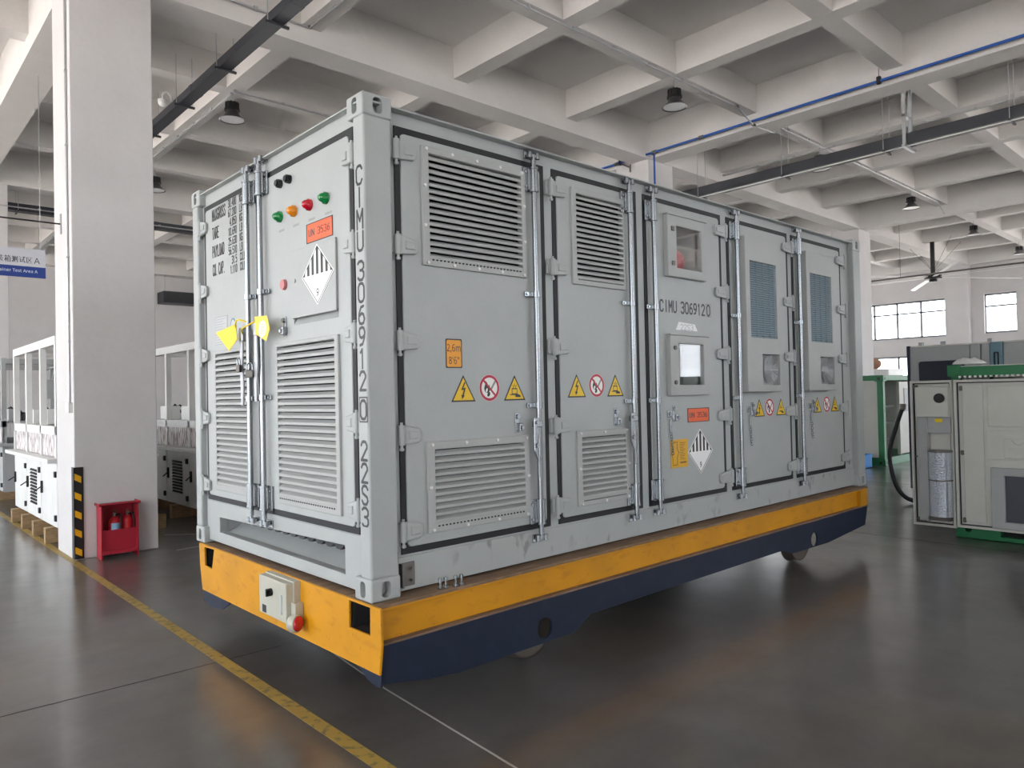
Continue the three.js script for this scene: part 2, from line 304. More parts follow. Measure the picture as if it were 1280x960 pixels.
// ================================================================= THE BATTERY CONTAINER
const Y0 = 0.6, LEN = 6.058, WID = 2.438, HEI = 2.591, RS = 0.065, RE = 0.047;
const box20 = thing('battery_container', 'light grey twenty-foot battery energy storage container standing on the yellow and blue transfer cart', 'container', [0, Y0, 0]);
const side = (g) => g.translate(0, 0, -RS), endF = (g) => g.rotateY(-Math.PI / 2).translate(RE, 0, 0);
const put = (F, geos) => (Array.isArray(geos) ? geos : [geos]).map(F);
{
  // corner castings with oval sockets
  const ev = new Evaluator(); ev.attributes = ['position', 'normal', 'uv'];
  const W = 0.178, H = 0.118, D = 0.162, slot = (w, h, d) => ext(rrect(-w / 2, -h / 2, w / 2, h / 2, w * 0.49), -d / 2, d / 2);
  let b = new Brush(new RoundedBoxGeometry(W, H, D, 2, 0.012)); b.updateMatrixWorld();
  for (const [g, t, r] of [[slot(0.056, 0.082, 0.108), [0, 0, D / 2], 0], [slot(0.056, 0.082, 0.108), [0, 0, -D / 2], 0], [slot(0.05, 0.082, 0.108).rotateY(Math.PI / 2), [W / 2, 0, 0], 0], [slot(0.05, 0.082, 0.108).rotateY(Math.PI / 2), [-W / 2, 0, 0], 0]]) {
    g.translate(...t); const c = new Brush(plainGeo(g)); c.updateMatrixWorld(); b = ev.evaluate(b, c, SUBTRACTION); b.updateMatrixWorld();
  }
  const cg = plainGeo(b.geometry); metreUV(cg);
  for (const x of [W / 2, LEN - W / 2]) for (const z of [-D / 2, D / 2 - WID]) for (const y of [H / 2, HEI - H / 2]) share('corner_casting', cg, M.paint, box20, x, y, z);
  for (const [x0, x1] of [[0.004, 0.172], [LEN - 0.172, LEN - 0.004]]) for (const [z0, z1] of [[-0.108, -0.004], [-WID + 0.004, -WID + 0.108]]) mesh('corner_post', span(x0, x1, H - 0.004, HEI - H + 0.004, z0, z1, 0.014), M.paint, box20);
  // closed body behind the doors
  mesh('inner_shell', [span(0.36, LEN - 0.12, 0.16, 2.5, -WID + 0.16, -0.36)], M.cavity, box20);
  mesh('floor_frame', [span(0.5, LEN - 0.1, 0.05, 0.16, -WID + 0.1, -0.36), span(0.42, LEN - 0.1, 0.16, 0.22, -WID + 0.1, -0.12)], M.cavity, box20);
  const roof = mesh('roof', [span(0.01, LEN - 0.01, 2.548, 2.556, -WID + 0.012, -0.012), span(0.1, LEN - 0.1, 2.535, 2.56, -WID + 0.1, -0.1)], M.paint, box20);
  const rib = bx(0.05, 0.012, WID - 0.4, 0, 2.563, -WID / 2); metreUV(rib);
  for (let k = 0; k < 12; k++) share('roof_rib', rib, M.paint, roof, 0.4 + k * 0.48, 0, 0);
  mesh('far_wall', [span(0.1, LEN - 0.1, 0.06, 2.54, -WID + 0.06, -WID + 0.12), span(LEN - 0.12, LEN - 0.05, 0.06, 2.54, -WID + 0.1, -0.1)], M.paint, box20);
}
const DOORS = [[0.225, 1.345], [1.42, 2.29], [2.37, 3.41], [3.5, 4.55], [4.63, 5.685]], DY = [0.202, 2.478];
{
  mesh('side_frame', put(side, ext(rect(0.12, 0.185, LEN - 0.12, 2.55), -0.06, 0, 0, DOORS.map(([a, b]) => rect(a, DY[0], b, DY[1], true)))), M.paint, box20);
  mesh('bottom_rail', put(side, [span(0.16, LEN - 0.16, 0.013, 0.19, -0.06, 0.008, 0.004)]), M.paintDirty, box20);
  mesh('end_frame', put(endF, ext(rect(-WID + 0.1, 0.3, -0.1, 2.55), -0.06, 0, 0, [rect(-2.288, 0.32, -0.17, 2.46, true)])), M.paint, box20);
  const sill = mesh('end_sill', put(endF, ext(rect(-WID + 0.12, 0.025, -0.12, 0.315), -0.05, 0.006, 0.003, [poly([[-2.08, 0.1], [-0.325, 0.092], [-0.325, 0.245], [-2.08, 0.205]])])), M.paint, box20);
  mesh('recess_lining', put(endF, [ext(poly([[-0.34, 0.23], [-0.04, 0.085], [-0.04, 0.07], [-0.34, 0.215]]), 0, 1.82).rotateY(-Math.PI / 2).translate(-0.3, 0, 0), span(-2.12, -2.085, 0.06, 0.26, -0.34, -0.04), span(-0.32, -0.28, 0.06, 0.26, -0.34, -0.04), span(-2.12, -0.28, 0.06, 0.3, -0.36, -0.33)]), M.paint, sill);
  const teeth = [];
  for (let k = 0; k < 14; k++) { const a = -1.9 + k * 0.112; teeth.push(ext(poly([[a, 0.3], [a, 0.215], [a + 0.035, 0.19], [a + 0.075, 0.19], [a + 0.11, 0.215], [a + 0.11, 0.3]]), -0.26, -0.055)); }
  mesh('corrugated_underside', put(endF, teeth), M.black, sill);
  mesh('lifting_bracket', [span(0.205, 0.3, 0.035, 0.16, -RS, -RS + 0.016, 0.004), cyl(0.008, 0.03, 'z', 0.27, 0.125, -RS + 0.025, 10), cyl(0.008, 0.03, 'z', 0.27, 0.065, -RS + 0.025, 10), span(0.205, 0.216, 0.035, 0.16, -RS, -RS + 0.04)], M.darkSteel, box20);
}
// prints
const T = {};
T.un = canvasTexture(256, 192, (g, w, h) => { g.fillStyle = '#1b1a1a'; g.fillRect(0, 0, w, h); g.fillStyle = '#f0622f'; g.fillRect(9, 9, w - 18, h - 18); words(g, 'UN 3536', 26, 62, 20, 66, 11, 7, '#33201a'); });
T.class9 = canvasTexture(320, 320, (g, w) => {
  const dia = (m) => { g.beginPath(); g.moveTo(w / 2, m); g.lineTo(w - m, w / 2); g.lineTo(w / 2, w - m); g.lineTo(m, w / 2); g.closePath(); };
  g.fillStyle = '#f6f6f4'; dia(0); g.fill(); g.save(); dia(10); g.clip(); g.fillStyle = '#16161a';
  for (let k = 0; k < 7; k++) g.fillRect(10 + k * 45 + 4, 0, 23, w / 2 - 2); g.restore();
  g.strokeStyle = '#16161a'; g.lineWidth = 4; dia(12); g.stroke(); words(g, '9', w / 2 - 9, w - 84, 18, 36, 4, 5); g.fillRect(w / 2 - 13, w - 40, 26, 4);
});
const triBase = (g, w, h) => { g.fillStyle = '#17140e'; g.fillRect(0, 0, w, h); g.fillStyle = '#eec317'; g.beginPath(); g.moveTo(w / 2, h * 0.1); g.lineTo(w * 0.925, h * 0.945); g.lineTo(w * 0.075, h * 0.945); g.closePath(); g.fill(); };
T.volt = canvasTexture(192, 170, (g, w, h) => { triBase(g, w, h); g.fillStyle = '#17140e'; g.beginPath(); g.moveTo(104, 44); g.lineTo(78, 96); g.lineTo(98, 93); g.lineTo(86, 128); g.lineTo(78, 124); g.lineTo(84, 154); g.lineTo(106, 130); g.lineTo(98, 130); g.lineTo(114, 80); g.lineTo(95, 84); g.lineTo(112, 48); g.closePath(); g.fill(); });
T.acid = canvasTexture(192, 170, (g, w, h) => {
  triBase(g, w, h); g.strokeStyle = g.fillStyle = '#17140e'; g.lineWidth = 5; g.strokeRect(72, 92, 44, 34); g.fillRect(78, 84, 10, 8); g.fillRect(100, 84, 10, 8);
  g.fillRect(54, 128, 60, 6); g.beginPath(); g.moveTo(112, 122); g.lineTo(146, 136); g.lineTo(150, 148); g.lineTo(104, 148); g.lineTo(98, 132); g.closePath(); g.fill(); g.lineWidth = 4;
  for (const [a, b, c, d] of [[96, 56, 96, 76], [80, 66, 88, 80], [112, 66, 104, 80]]) { g.beginPath(); g.moveTo(a, b); g.lineTo(c, d); g.stroke(); }
});
T.fire = canvasTexture(192, 192, (g, w) => {
  g.fillStyle = '#f2f0ec'; g.beginPath(); g.arc(96, 96, 96, 0, 7); g.fill(); g.fillStyle = '#1c1a1a';
  g.beginPath(); g.moveTo(60, 128); g.bezierCurveTo(30, 96, 62, 80, 58, 44); g.bezierCurveTo(84, 62, 86, 84, 80, 94); g.bezierCurveTo(96, 88, 94, 74, 92, 68); g.bezierCurveTo(112, 100, 96, 122, 84, 132); g.closePath(); g.fill();
  g.fillStyle = '#f2f0ec'; g.beginPath(); g.ellipse(70, 112, 9, 16, 0.3, 0, 7); g.fill(); g.fillStyle = '#8d8a88';
  g.save(); g.translate(128, 82); g.rotate(0.62); g.fillRect(-8, -46, 16, 74); g.restore(); g.fillStyle = '#1c1a1a'; g.beginPath(); g.ellipse(88, 142, 12, 18, 0.6, 0, 7); g.fill();
  g.strokeStyle = '#b81235'; g.lineWidth = 19; g.beginPath(); g.arc(96, 96, 84, 0, 7); g.stroke(); g.lineWidth = 15; g.beginPath(); g.moveTo(37, 37); g.lineTo(155, 155); g.stroke();
});
T.height = canvasTexture(160, 228, (g, w, h) => {
  g.fillStyle = '#1a1712'; g.fillRect(0, 0, w, h); g.fillStyle = '#f0a01c'; g.beginPath(); g.roundRect(9, 9, w - 18, h - 18, 12); g.fill();
  g.fillStyle = '#1a1712'; g.textAlign = 'center'; g.save(); g.scale(0.82, 1); g.font = '76px sans-serif'; g.fillText('2,6m', w / 2 / 0.82, 98); g.fillText('8\'6"', w / 2 / 0.82, 196); g.restore();
});
T.yellowNote = canvasTexture(160, 256, (g, w, h) => {
  g.fillStyle = '#e0a915'; g.fillRect(0, 0, w, h); g.fillStyle = '#6b4d0a'; g.fillRect(14, 22, 52, 6); g.fillRect(14, h - 30, 52, 6);
  g.strokeStyle = '#6b4d0a'; g.lineWidth = 5; g.beginPath(); g.moveTo(18, 36); g.lineTo(18, 90); g.lineTo(6, 120); g.lineTo(18, 160); g.lineTo(18, 220); g.moveTo(60, 36); g.lineTo(60, 90); g.lineTo(74, 120); g.lineTo(60, 160); g.lineTo(60, 220); g.stroke();
  for (let k = 0; k < 11; k++) { g.fillStyle = '#7d5c10'; g.fillRect(84, 30 + k * 15, 56 - ((k * 7) % 22), 5); } g.fillRect(84, 204, 60, 16);
});
T.vertical = canvasTexture(96, 2048, (g, w, h) => {
  const Y = (y) => (2.24 - y) / 1.86 * h, at = { C: 2.205, I: 2.1, M: 1.985, U: 1.865 };
  const put1 = (c, y) => words(g, c, 14, Y(y), 62, 104, 0, 15); let y = 2.215;
  for (const c of 'CIMU') { put1(c, y); y -= 0.113; } y = 1.727;
  for (const c of '306912') { put1(c, y); y -= 0.112; }
  put1('0', 1.02); g.strokeStyle = '#16161a'; g.lineWidth = 6; g.strokeRect(4, Y(1.035), 84, 136); y = 0.812;
  for (const c of '22S3') { put1(c, y); y -= 0.112; }
});
T.code = canvasTexture(1024, 128, (g) => { words(g, 'CIMU 306912', 20, 14, 56, 100, 26, 15, '#3a3a3c'); words(g, '0', 932, 14, 56, 100, 0, 15, '#3a3a3c'); g.strokeStyle = '#8b8b8b'; g.lineWidth = 3; g.strokeRect(912, 3, 98, 122); });
T.ghost = canvasTexture(384, 128, (g, w, h) => { g.fillStyle = 'rgba(236,238,238,0.75)'; g.beginPath(); g.moveTo(20, 110); g.lineTo(70, 12); g.lineTo(330, 30); g.lineTo(372, 112); g.closePath(); g.fill(); words(g, '22S3', 100, 40, 36, 66, 18, 8, '#b4b8b8'); });
T.weights = canvasTexture(1024, 832, (g, w, h) => {
  const rows = [['MAXGROSS', '30.480', 'KG', '67.200', 'LB'], ['TARE', '4.850', 'KG', '10.690', 'LB'], ['PAYLOAD', '25.630', 'KG', '56.510', 'LB'], ['CU. CAP.', '31.5', 'CU.M', '1.110', 'CU.FT']];
  rows.forEach((r, k) => { const y = 12 + k * 206; words(g, r[0], 14, y + 20, 32, 122, 17, 13); [[1, 2, 0], [3, 4, 103]].forEach(([a, b, d]) => { const n = r[a].replace(/[.,]/g, '').length; words(g, r[a], 700 - n * 40 - 30, y + d, 27, 80, 13, 10); words(g, r[b], 766, y + d, 27, 80, 13, 10); }); });
});
T.plate = canvasTexture(192, 192, (g, w, h) => { g.fillStyle = '#b4b8b9'; g.fillRect(0, 0, w, h); g.strokeStyle = '#7c7e84'; g.lineWidth = 3; g.strokeRect(4, 4, w - 8, h - 8); g.fillStyle = '#909296'; for (let k = 0; k < 10; k++) g.fillRect(14, 18 + k * 17, 150 - ((k * 37) % 70), 4); });
T.oval = canvasTexture(128, 160, (g, w, h) => { g.fillStyle = '#b9bfc1'; g.fillRect(0, 0, w, h); g.strokeStyle = '#60728c'; g.lineWidth = 10; g.beginPath(); g.ellipse(w / 2, h / 2, w / 2 - 8, h / 2 - 8, 0, 0, 7); g.stroke(); g.fillStyle = '#70829c'; g.fillRect(34, 60, 60, 10); g.fillRect(40, 86, 48, 8); });
T.meter = canvasTexture(256, 256, (g, w, h) => { g.fillStyle = '#8d9094'; g.fillRect(0, 0, w, h); g.fillStyle = '#e6e6e4'; g.fillRect(40, 130, 78, 84); g.fillStyle = '#24262c'; g.fillRect(62, 150, 40, 34); });
const signTri = (cx, y0, wd, ht) => poly([[cx - wd / 2, y0], [cx + wd / 2, y0], [cx, y0 + ht]]);
const clear = { transparent: true, alphaTest: 0.02 };

// pieces that every door has; (u, v, w) = along the face, up, outwards
function hinge(door, F, knuckle, tip, v) {
  const s = Math.sign(tip - knuckle), t = tip;
  mesh('hinge', put(F, [
    cyl(0.018, 0.105, 'y', knuckle, v, 0.03, 14), cyl(0.008, 0.15, 'y', knuckle, v - 0.008, 0.03, 8), cyl(0.013, 0.012, 'y', knuckle, v - 0.075, 0.03, 6),
    ext(poly([[knuckle, v + 0.055], [t - s * 0.012, v + 0.033], [t, v + 0.02], [t, v - 0.028], [t - s * 0.012, v - 0.042], [knuckle, v - 0.052]]), 0.011, 0.034, 0.004),
    ext(poly([[knuckle + s * 0.045, v + 0.022], [t - s * 0.02, v + 0.015], [t - s * 0.02, v - 0.02], [knuckle + s * 0.045, v - 0.022]]), 0.03, 0.041, 0.003),
    span(knuckle - s * 0.035, knuckle, v - 0.045, v + 0.045, 0, 0.02, 0.004),
  ]), M.paint, door);
}
function lockRod(door, F, u, v0, v1, plate, handleAt) {
  const w = 0.045;
  mesh('lock_rod', put(F, [cyl(0.0165, v1 - v0 - 0.06, 'y', u, (v0 + v1) / 2, w, 16), ...[v0, v1].flatMap((v, k) => [cyl(0.012, 0.05, 'y', u, v + (k ? -0.02 : 0.02), w, 10), bx(0.075, 0.026, 0.03, u, v, w - 0.008, 0.006), cyl(0.014, 0.036, 'y', u - 0.033, v, w + 0.004, 8), cyl(0.014, 0.036, 'y', u + 0.033, v, w + 0.004, 8), bx(0.09, 0.05, 0.012, u, v + (k ? 0.01 : -0.006), w - 0.036, 0.004)])]), M.zinc, door);
  for (const v of [v0 + 0.16, v1 - 0.15]) mesh('rod_guide', put(F, [cyl(0.026, 0.15, 'y', u, v, w, 16), bx(0.05, 0.15, 0.014, u + plate * 0.045, v, 0.02, 0.004), bx(0.03, 0.13, 0.03, u + plate * 0.025, v, 0.028, 0.004), cyl(0.008, 0.012, 'z', u + plate * 0.055, v + 0.045, 0.03, 8), cyl(0.008, 0.012, 'z', u + plate * 0.055, v - 0.045, 0.03, 8), cyl(0.03, 0.012, 'y', u, v + 0.07, w, 16), cyl(0.03, 0.012, 'y', u, v - 0.07, w, 16)]), M.zinc, door);
  const L = v1 - v0;
  for (const v of [v0 + L * 0.345, v0 + L * 0.635]) mesh('rod_clamp', put(F, [cyl(0.024, 0.036, 'y', u, v, w, 12), bx(0.07, 0.03, 0.012, u + plate * 0.045, v, 0.024, 0.003), cyl(0.008, 0.014, 'z', u + plate * 0.062, v, 0.03, 8), bx(0.03, 0.03, 0.03, u + plate * 0.02, v, 0.03, 0.003)]), M.zinc, door);
  if (handleAt) {
    const [h0, h1] = handleAt, q = u - 0.036;
    mesh('rod_handle', put(F, [ext(poly([[q - 0.02, h1], [q + 0.02, h1], [q + 0.02, h1 - 0.09], [q + 0.006, h1 - 0.15], [q + 0.014, h1 - 0.24], [q + 0.03, h1 - 0.3], [q + 0.03, h0], [q + 0.012, h0], [q + 0.01, h1 - 0.27], [q - 0.022, h1 - 0.2], [q - 0.022, h1 - 0.12]]), w + 0.004, w + 0.018, 0.003), bx(0.06, 0.04, 0.04, u - 0.012, h1 - 0.04, w, 0.006), cyl(0.014, 0.016, 'z', q, h1 - 0.17, w + 0.02, 12), cyl(0.01, 0.016, 'z', q, h1 - 0.03, w + 0.02, 12)]), M.zinc, door);
  }
}
const slatCache = new Map();
function louver(door, F, [a, b, v0, v1], [ia, ib, iv0, iv1], n, o = {}) {
  mesh('vent_frame', put(F, ext(rect(a, v0, b, v1), 0.008, 0.028, 0.003, [rect(ia, iv0, ib, iv1, true)])), M.vent, door);
  const key = `${F === side}${(ib - ia).toFixed(3)}${n}`, p = (iv1 - iv0) / n;
  if (!slatCache.has(key)) {
    // profile (outwards, up): a lip in front, a blade rising back into the door
    const pr = poly([[0.026, 0], [0.026, p * 0.4], [0.002, p * 0.84], [-0.004, p * 0.84], [0.02, p * 0.38], [0.02, 0]]);
    const g = plainGeo(ext(pr, 0, ib - ia).rotateY(-Math.PI / 2).translate(ib - ia, 0, 0)); metreUV(g);   // outwards is now z, along is x
    const q = g.clone(); F(q); metreUV(q); slatCache.set(key, q);
  }
  for (let k = 0; k < n; k++) { const off = F === side ? [ia, iv0 + k * p, 0] : [0, iv0 + k * p, ia]; share('louver_slat', slatCache.get(key), M.vent, door, ...off); }
  mesh('vent_backing', put(F, span(ia - 0.01, ib + 0.01, iv0 - 0.01, iv1 + 0.01, -0.05, -0.044)), M.cavity, door);
  if (o.mesh) mesh('drain_slots', put(F, Array.from({ length: 26 }, (_, k) => bx((ib - ia) / 52, 0.008, 0.002, ia + (k + 0.7) * (ib - ia) / 26.6, v0 + 0.034, 0.0285))), M.cavity, door);
  const bolt = [];
  if (o.bolts) {
    const nu = Math.max(2, Math.round((b - a) / 0.22)), nv = Math.max(2, Math.round((v1 - v0) / 0.2));
    for (let k = 0; k <= nu; k++) for (const v of [v0 + 0.016, v1 - 0.016]) bolt.push(cyl(0.009, 0.012, 'z', a + 0.03 + (b - a - 0.06) * k / nu, v, 0.031, 8));
    for (let k = 1; k < nv; k++) for (const u of [a + 0.016, b - 0.016]) bolt.push(cyl(0.009, 0.012, 'z', u, v0 + (v1 - v0) * k / nv, 0.031, 8));
    mesh('vent_screws', put(F, bolt), M.white, door).userData.kind = 'stuff';
  }
}
function doorOf(F, a, b, v0, v1, holes, label) {
  const d = new THREE.Group(); d.name = 'door'; box20.add(d); if (label) d.userData.label = label;
  mesh('door_gasket', put(F, ext(rect(a, v0, b, v1), -0.02, 0.007, 0, [rrect(a + 0.034, v0 + 0.034, b - 0.034, v1 - 0.034, 0.03, true)])), M.rubber, d);
  mesh('door_panel', put(F, ext(rrect(a + 0.036, v0 + 0.036, b - 0.036, v1 - 0.036, 0.03), -0.016, 0.012, 0.003, holes.map(([p, q, r, s]) => rect(p, r, q, s, true)))), M.paint, d);
  return d;
}
function latch(door, F, u, v, strap) {
  mesh('latch', put(F, [bx(0.034, 0.12, 0.008, u, v, 0.016, 0.003), cyl(0.014, 0.02, 'z', u, v + 0.035, 0.024, 12), bx(0.03, 0.05, 0.03, u + 0.012, v - 0.028, 0.03, 0.006), cyl(0.011, 0.014, 'z', u + 0.012, v - 0.03, 0.05, 10)]), M.zinc, door);
  if (strap) mesh('hasp_strap', put(F, [bx(0.06, 0.05, 0.01, u - 0.055, v, 0.018, 0.004), cyl(0.012, 0.016, 'z', u - 0.06, v, 0.026, 10), bx(0.02, 0.1, 0.008, u - 0.05, v - 0.09, 0.02, 0.003), ...Array.from({ length: 8 }, (_, k) => new THREE.TorusGeometry(0.012, 0.0035, 6, 10).rotateY(k % 2 ? 1.2 : 0.2).translate(u - 0.045 + k * 0.002, v - 0.15 - k * 0.021, 0.022))]), M.zinc, door);
}
function warnings(door, F, c) {
  const at = F === side ? onSide(-RS + 0.0125) : onEnd(RE - 0.0125);
  print('warning_sign', signTri(c[0], c[3], 0.176, 0.152), T.volt, door, at); print('warning_sign', disc(c[1], c[3] + 0.077, 0.078), T.fire, door, at); print('warning_sign', signTri(c[2], c[3], 0.176, 0.152), T.acid, door, at);
}
const atSide = onSide(-RS + 0.0125), HV = [2.345, 1.84, 1.332, 0.832, 0.325];
{ // first door: two vents
  const U = [0.435, 1.132, 1.79, 2.368], Lw = [0.44, 1.115, 0.345, 0.742];
  const d = doorOf(side, ...DOORS[0], ...DY, [U, Lw], 'widest side door, nearest the corner, with two louvred vents');
  louver(d, side, [0.387, 1.166, 1.748, 2.405], U, 16, { mesh: true, bolts: true }); louver(d, side, [0.39, 1.157, 0.292, 0.786], Lw, 11, { bolts: true, mesh: true });
  for (const v of HV) hinge(d, side, 0.222, 0.345, v);
  lockRod(d, side, 1.222, 0.152, 2.51, -1, [0.53, 0.89]); latch(d, side, 1.066, 0.865);
  warnings(d, side, [0.657, 0.852, 1.053, 0.999]);
  print('height_sign', rrect(0.536, 1.19, 0.652, 1.354, 0.01), T.height, d, atSide);
}
{
  const U = [1.628, 2.11, 1.79, 2.352], Lw = [1.635, 2.09, 0.345, 0.742];
  const d = doorOf(side, ...DOORS[1], ...DY, [U, Lw], 'second side door with two narrower louvred vents');
  louver(d, side, [1.585, 2.128, 1.75, 2.39], U, 16, { mesh: true }); louver(d, side, [1.59, 2.131, 0.293, 0.786], Lw, 11, { bolts: true, mesh: true });
  for (const v of HV) hinge(d, side, 1.39, 1.528, v);
  lockRod(d, side, 2.168, 0.155, 2.525, -1, [0.53, 0.89]); latch(d, side, 1.995, 0.865);
  warnings(d, side, [1.608, 1.806, 2.003, 1.007]);
}
{
  const WU = [2.725, 3.06, 1.968, 2.285], WL = [2.72, 3.055, 1.08, 1.392];
  const d = doorOf(side, ...DOORS[2], ...DY, [WU, WL], 'middle side door with two small windowed cabinets and stencilled code');
  for (const [W, o, n] of [[WU, [2.61, 3.125, 1.898, 2.362], 0], [WL, [2.61, 3.125, 1.0, 1.455], 1]]) {
    mesh('window_box', put(side, ext(rrect(o[0], o[2], o[1], o[3], 0.01), 0.006, 0.05, 0.004, [rect(W[0], W[2], W[1], W[3], true)])), M.vent, d);
    mesh('rain_lip', put(side, span(o[0] - 0.004, o[1] + 0.008, o[3], o[3] + 0.01, 0.01, 0.056, 0.003)), M.vent, d);
    mesh('box_lining', put(side, [span(W[0], W[1], W[2], W[3], -0.2, -0.19), span(W[0] - 0.01, W[0], W[2], W[3], -0.19, 0.01), span(W[1], W[1] + 0.01, W[2], W[3], -0.19, 0.01), span(W[0], W[1], W[2] - 0.01, W[2], -0.19, 0.01), span(W[0], W[1], W[3], W[3] + 0.01, -0.19, 0.01)]), M.greyMachine, d);
    mesh('window_glass', put(side, span(W[0], W[1], W[2], W[3], 0.03, 0.034)), M.glass, d);
    mesh('window_lock', put(side, [0.1, 0.36].map((k) => (n ? cyl(0.016, 0.014, 'z', o[0] + 0.055, o[2] + k, 0.055, 12) : bx(0.034, 0.034, 0.014, o[0] + 0.06, o[2] + k, 0.055, 0.004)))), M.darkSteel, d);
  }
  mesh('alarm_bell', put(side, [new THREE.SphereGeometry(0.085, 20, 10, 0, Math.PI * 2, 0, Math.PI / 2).rotateX(Math.PI / 2).scale(1, 1, 0.6).translate(2.93, 2.06, -0.1), cyl(0.09, 0.03, 'z', 2.93, 2.06, -0.11, 20), cyl(0.012, 0.03, 'z', 2.93, 2.06, -0.045, 10), bx(0.05, 0.07, 0.06, 2.84, 2.05, -0.15, 0.006)]), M.red, d);
  mesh('junction_box', put(side, bx(0.16, 0.11, 0.07, 2.84, 2.2, -0.15, 0.006)), M.greyMachine, d);
  print('meter_panel', rect(2.73, 1.085, 3.05, 1.39), T.meter, d, onSide(-RS - 0.15));
  mesh('meter', put(side, [bx(0.09, 0.1, 0.05, 2.82, 1.16, -0.12, 0.006)]), M.white, d);
  for (const v of HV) hinge(d, side, 3.452, 3.285, v);
  lockRod(d, side, 2.445, 0.16, 2.51, -1); latch(d, side, 2.68, 0.865, true);
  print('stencil_code', rect(2.53, 1.622, 3.235, 1.728), T.code, d, atSide, 0.001, clear); print('stencil_code', rect(2.72, 1.49, 3.04, 1.572), T.ghost, d, atSide, 0.001, clear);
  print('hazard_plate', rect(2.863, 0.79, 3.164, 0.9), T.un, d, atSide); print('instruction_label', rect(2.632, 0.455, 2.855, 0.668), T.yellowNote, d, atSide);
  print('hazard_diamond', poly([[3.028, 0.735], [2.855, 0.558], [3.028, 0.382], [3.201, 0.558]]), T.class9, d, atSide);
}
for (const [k, a] of [[3, 3.64], [4, 4.745]]) {
  const d = doorOf(side, ...DOORS[k], ...DY, [], k === 3 ? 'side door with a cooling unit, beside the middle door' : 'last side door with a cooling unit, at the far end');
  const w = 0.095, G = [a + 0.07, a + 0.52, 1.475, 2.125], f = [a + 0.25, a + 0.548, 1.07, 1.335];
  mesh('cooling_unit', put(side, [ext(rect(a, 1.012, a + 0.57, 2.33), 0.01, w, 0.004, [rect(G[0], G[2], G[1], G[3], true), rect(f[0], f[2], f[1], f[3], true)]), span(a + 0.01, a + 0.56, 1.02, 2.32, 0.006, 0.02)]), M.vent, d);
  mesh('condenser_backing', put(side, span(G[0], G[1], G[2], G[3], w - 0.03, w - 0.022)), M.finBack, d);
  const fins = []; for (let i = 0; i < 34; i++) fins.push(span(G[0], G[1], G[2] + 0.019 * i + 0.004, G[2] + 0.019 * i + 0.013, w - 0.022, w - 0.006));
  for (let i = 1; i < 4; i++) fins.push(span(G[0] + 0.1125 * i - 0.003, G[0] + 0.1125 * i + 0.003, G[2], G[3], w - 0.022, w - 0.004));
  mesh('condenser_fins', put(side, fins), M.fin, d);
  const cx = (f[0] + f[1]) / 2, cy = (f[2] + f[3]) / 2, ring = [];
  for (let i = 1; i < 9; i++) ring.push(new THREE.TorusGeometry(0.0155 * i, 0.0026, 5, 28).translate(cx, cy, w - 0.008));
  for (let i = 0; i < 6; i++) ring.push(bx(0.005, 0.25, 0.004, 0, 0, 0).rotateZ(i * Math.PI / 6).translate(cx, cy, w - 0.01));
  mesh('fan_guard', put(side, ring), M.galv, d);
  mesh('fan', put(side, [span(f[0], f[1], f[2], f[3], 0.02, 0.026), cyl(0.035, 0.03, 'z', cx, cy, 0.05, 14), ...Array.from({ length: 5 }, (_, i) => bx(0.05, 0.09, 0.006, 0, 0.065, 0).rotateX(0.3).rotateZ(i * 1.2566).translate(cx, cy, 0.05))]), M.greyMachine, d);
  const K = k === 3 ? [4.485, 4.405] : [5.735, 5.555];
  for (const v of HV) hinge(d, side, k === 3 ? 4.59 : 5.735, k === 3 ? 4.425 : 5.56, v);
  lockRod(d, side, k === 3 ? 3.595 : 4.7, 0.15, 2.52, -1); latch(d, side, k === 3 ? 3.83 : 4.97, 0.865, true);
  warnings(d, side, k === 3 ? [3.957, 4.135, 4.343, 0.797] : [5.07, 5.274, 5.46, 0.797]);
}
const atEnd = onEnd(RE - 0.0125);
{ // the two doors of the end
  const LL = [-2.062, -1.52, 0.445, 1.365];
  const d = doorOf(endF, -2.288, -1.345, 0.32, 2.46, [LL], 'left end door with stencilled weights');
  louver(d, endF, [-2.094, -1.475, 0.405, 1.388], LL, 23);
  for (const v of [2.305, 1.84, 1.37, 0.915, 0.43]) hinge(d, endF, -2.318, -2.2, v);
  lockRod(d, endF, -1.44, 0.262, 2.53, 1);
  print('stencil_weights', rect(-2.125, 1.895, -1.465, 2.425), T.weights, d, atEnd, 0.001, clear);
  print('data_plate', rect(-2.086, 1.43, -1.868, 1.632), T.plate, d, atEnd); print('approval_plate', (() => { const s = new THREE.Shape(); s.absellipse(-1.768, 1.515, 0.056, 0.088, 0, Math.PI * 2); return s; })(), T.oval, d, atEnd);
  mesh('rod_handle', put(endF, [bx(0.055, 0.09, 0.05, -1.475, 1.46, 0.06, 0.01), ext(poly([[-1.495, 1.44], [-1.455, 1.44], [-1.46, 1.25], [-1.45, 1.12], [-1.46, 1.0], [-1.49, 1.0], [-1.495, 1.12], [-1.5, 1.25]]), 0.07, 0.082, 0.004)]), M.steel, d);
}
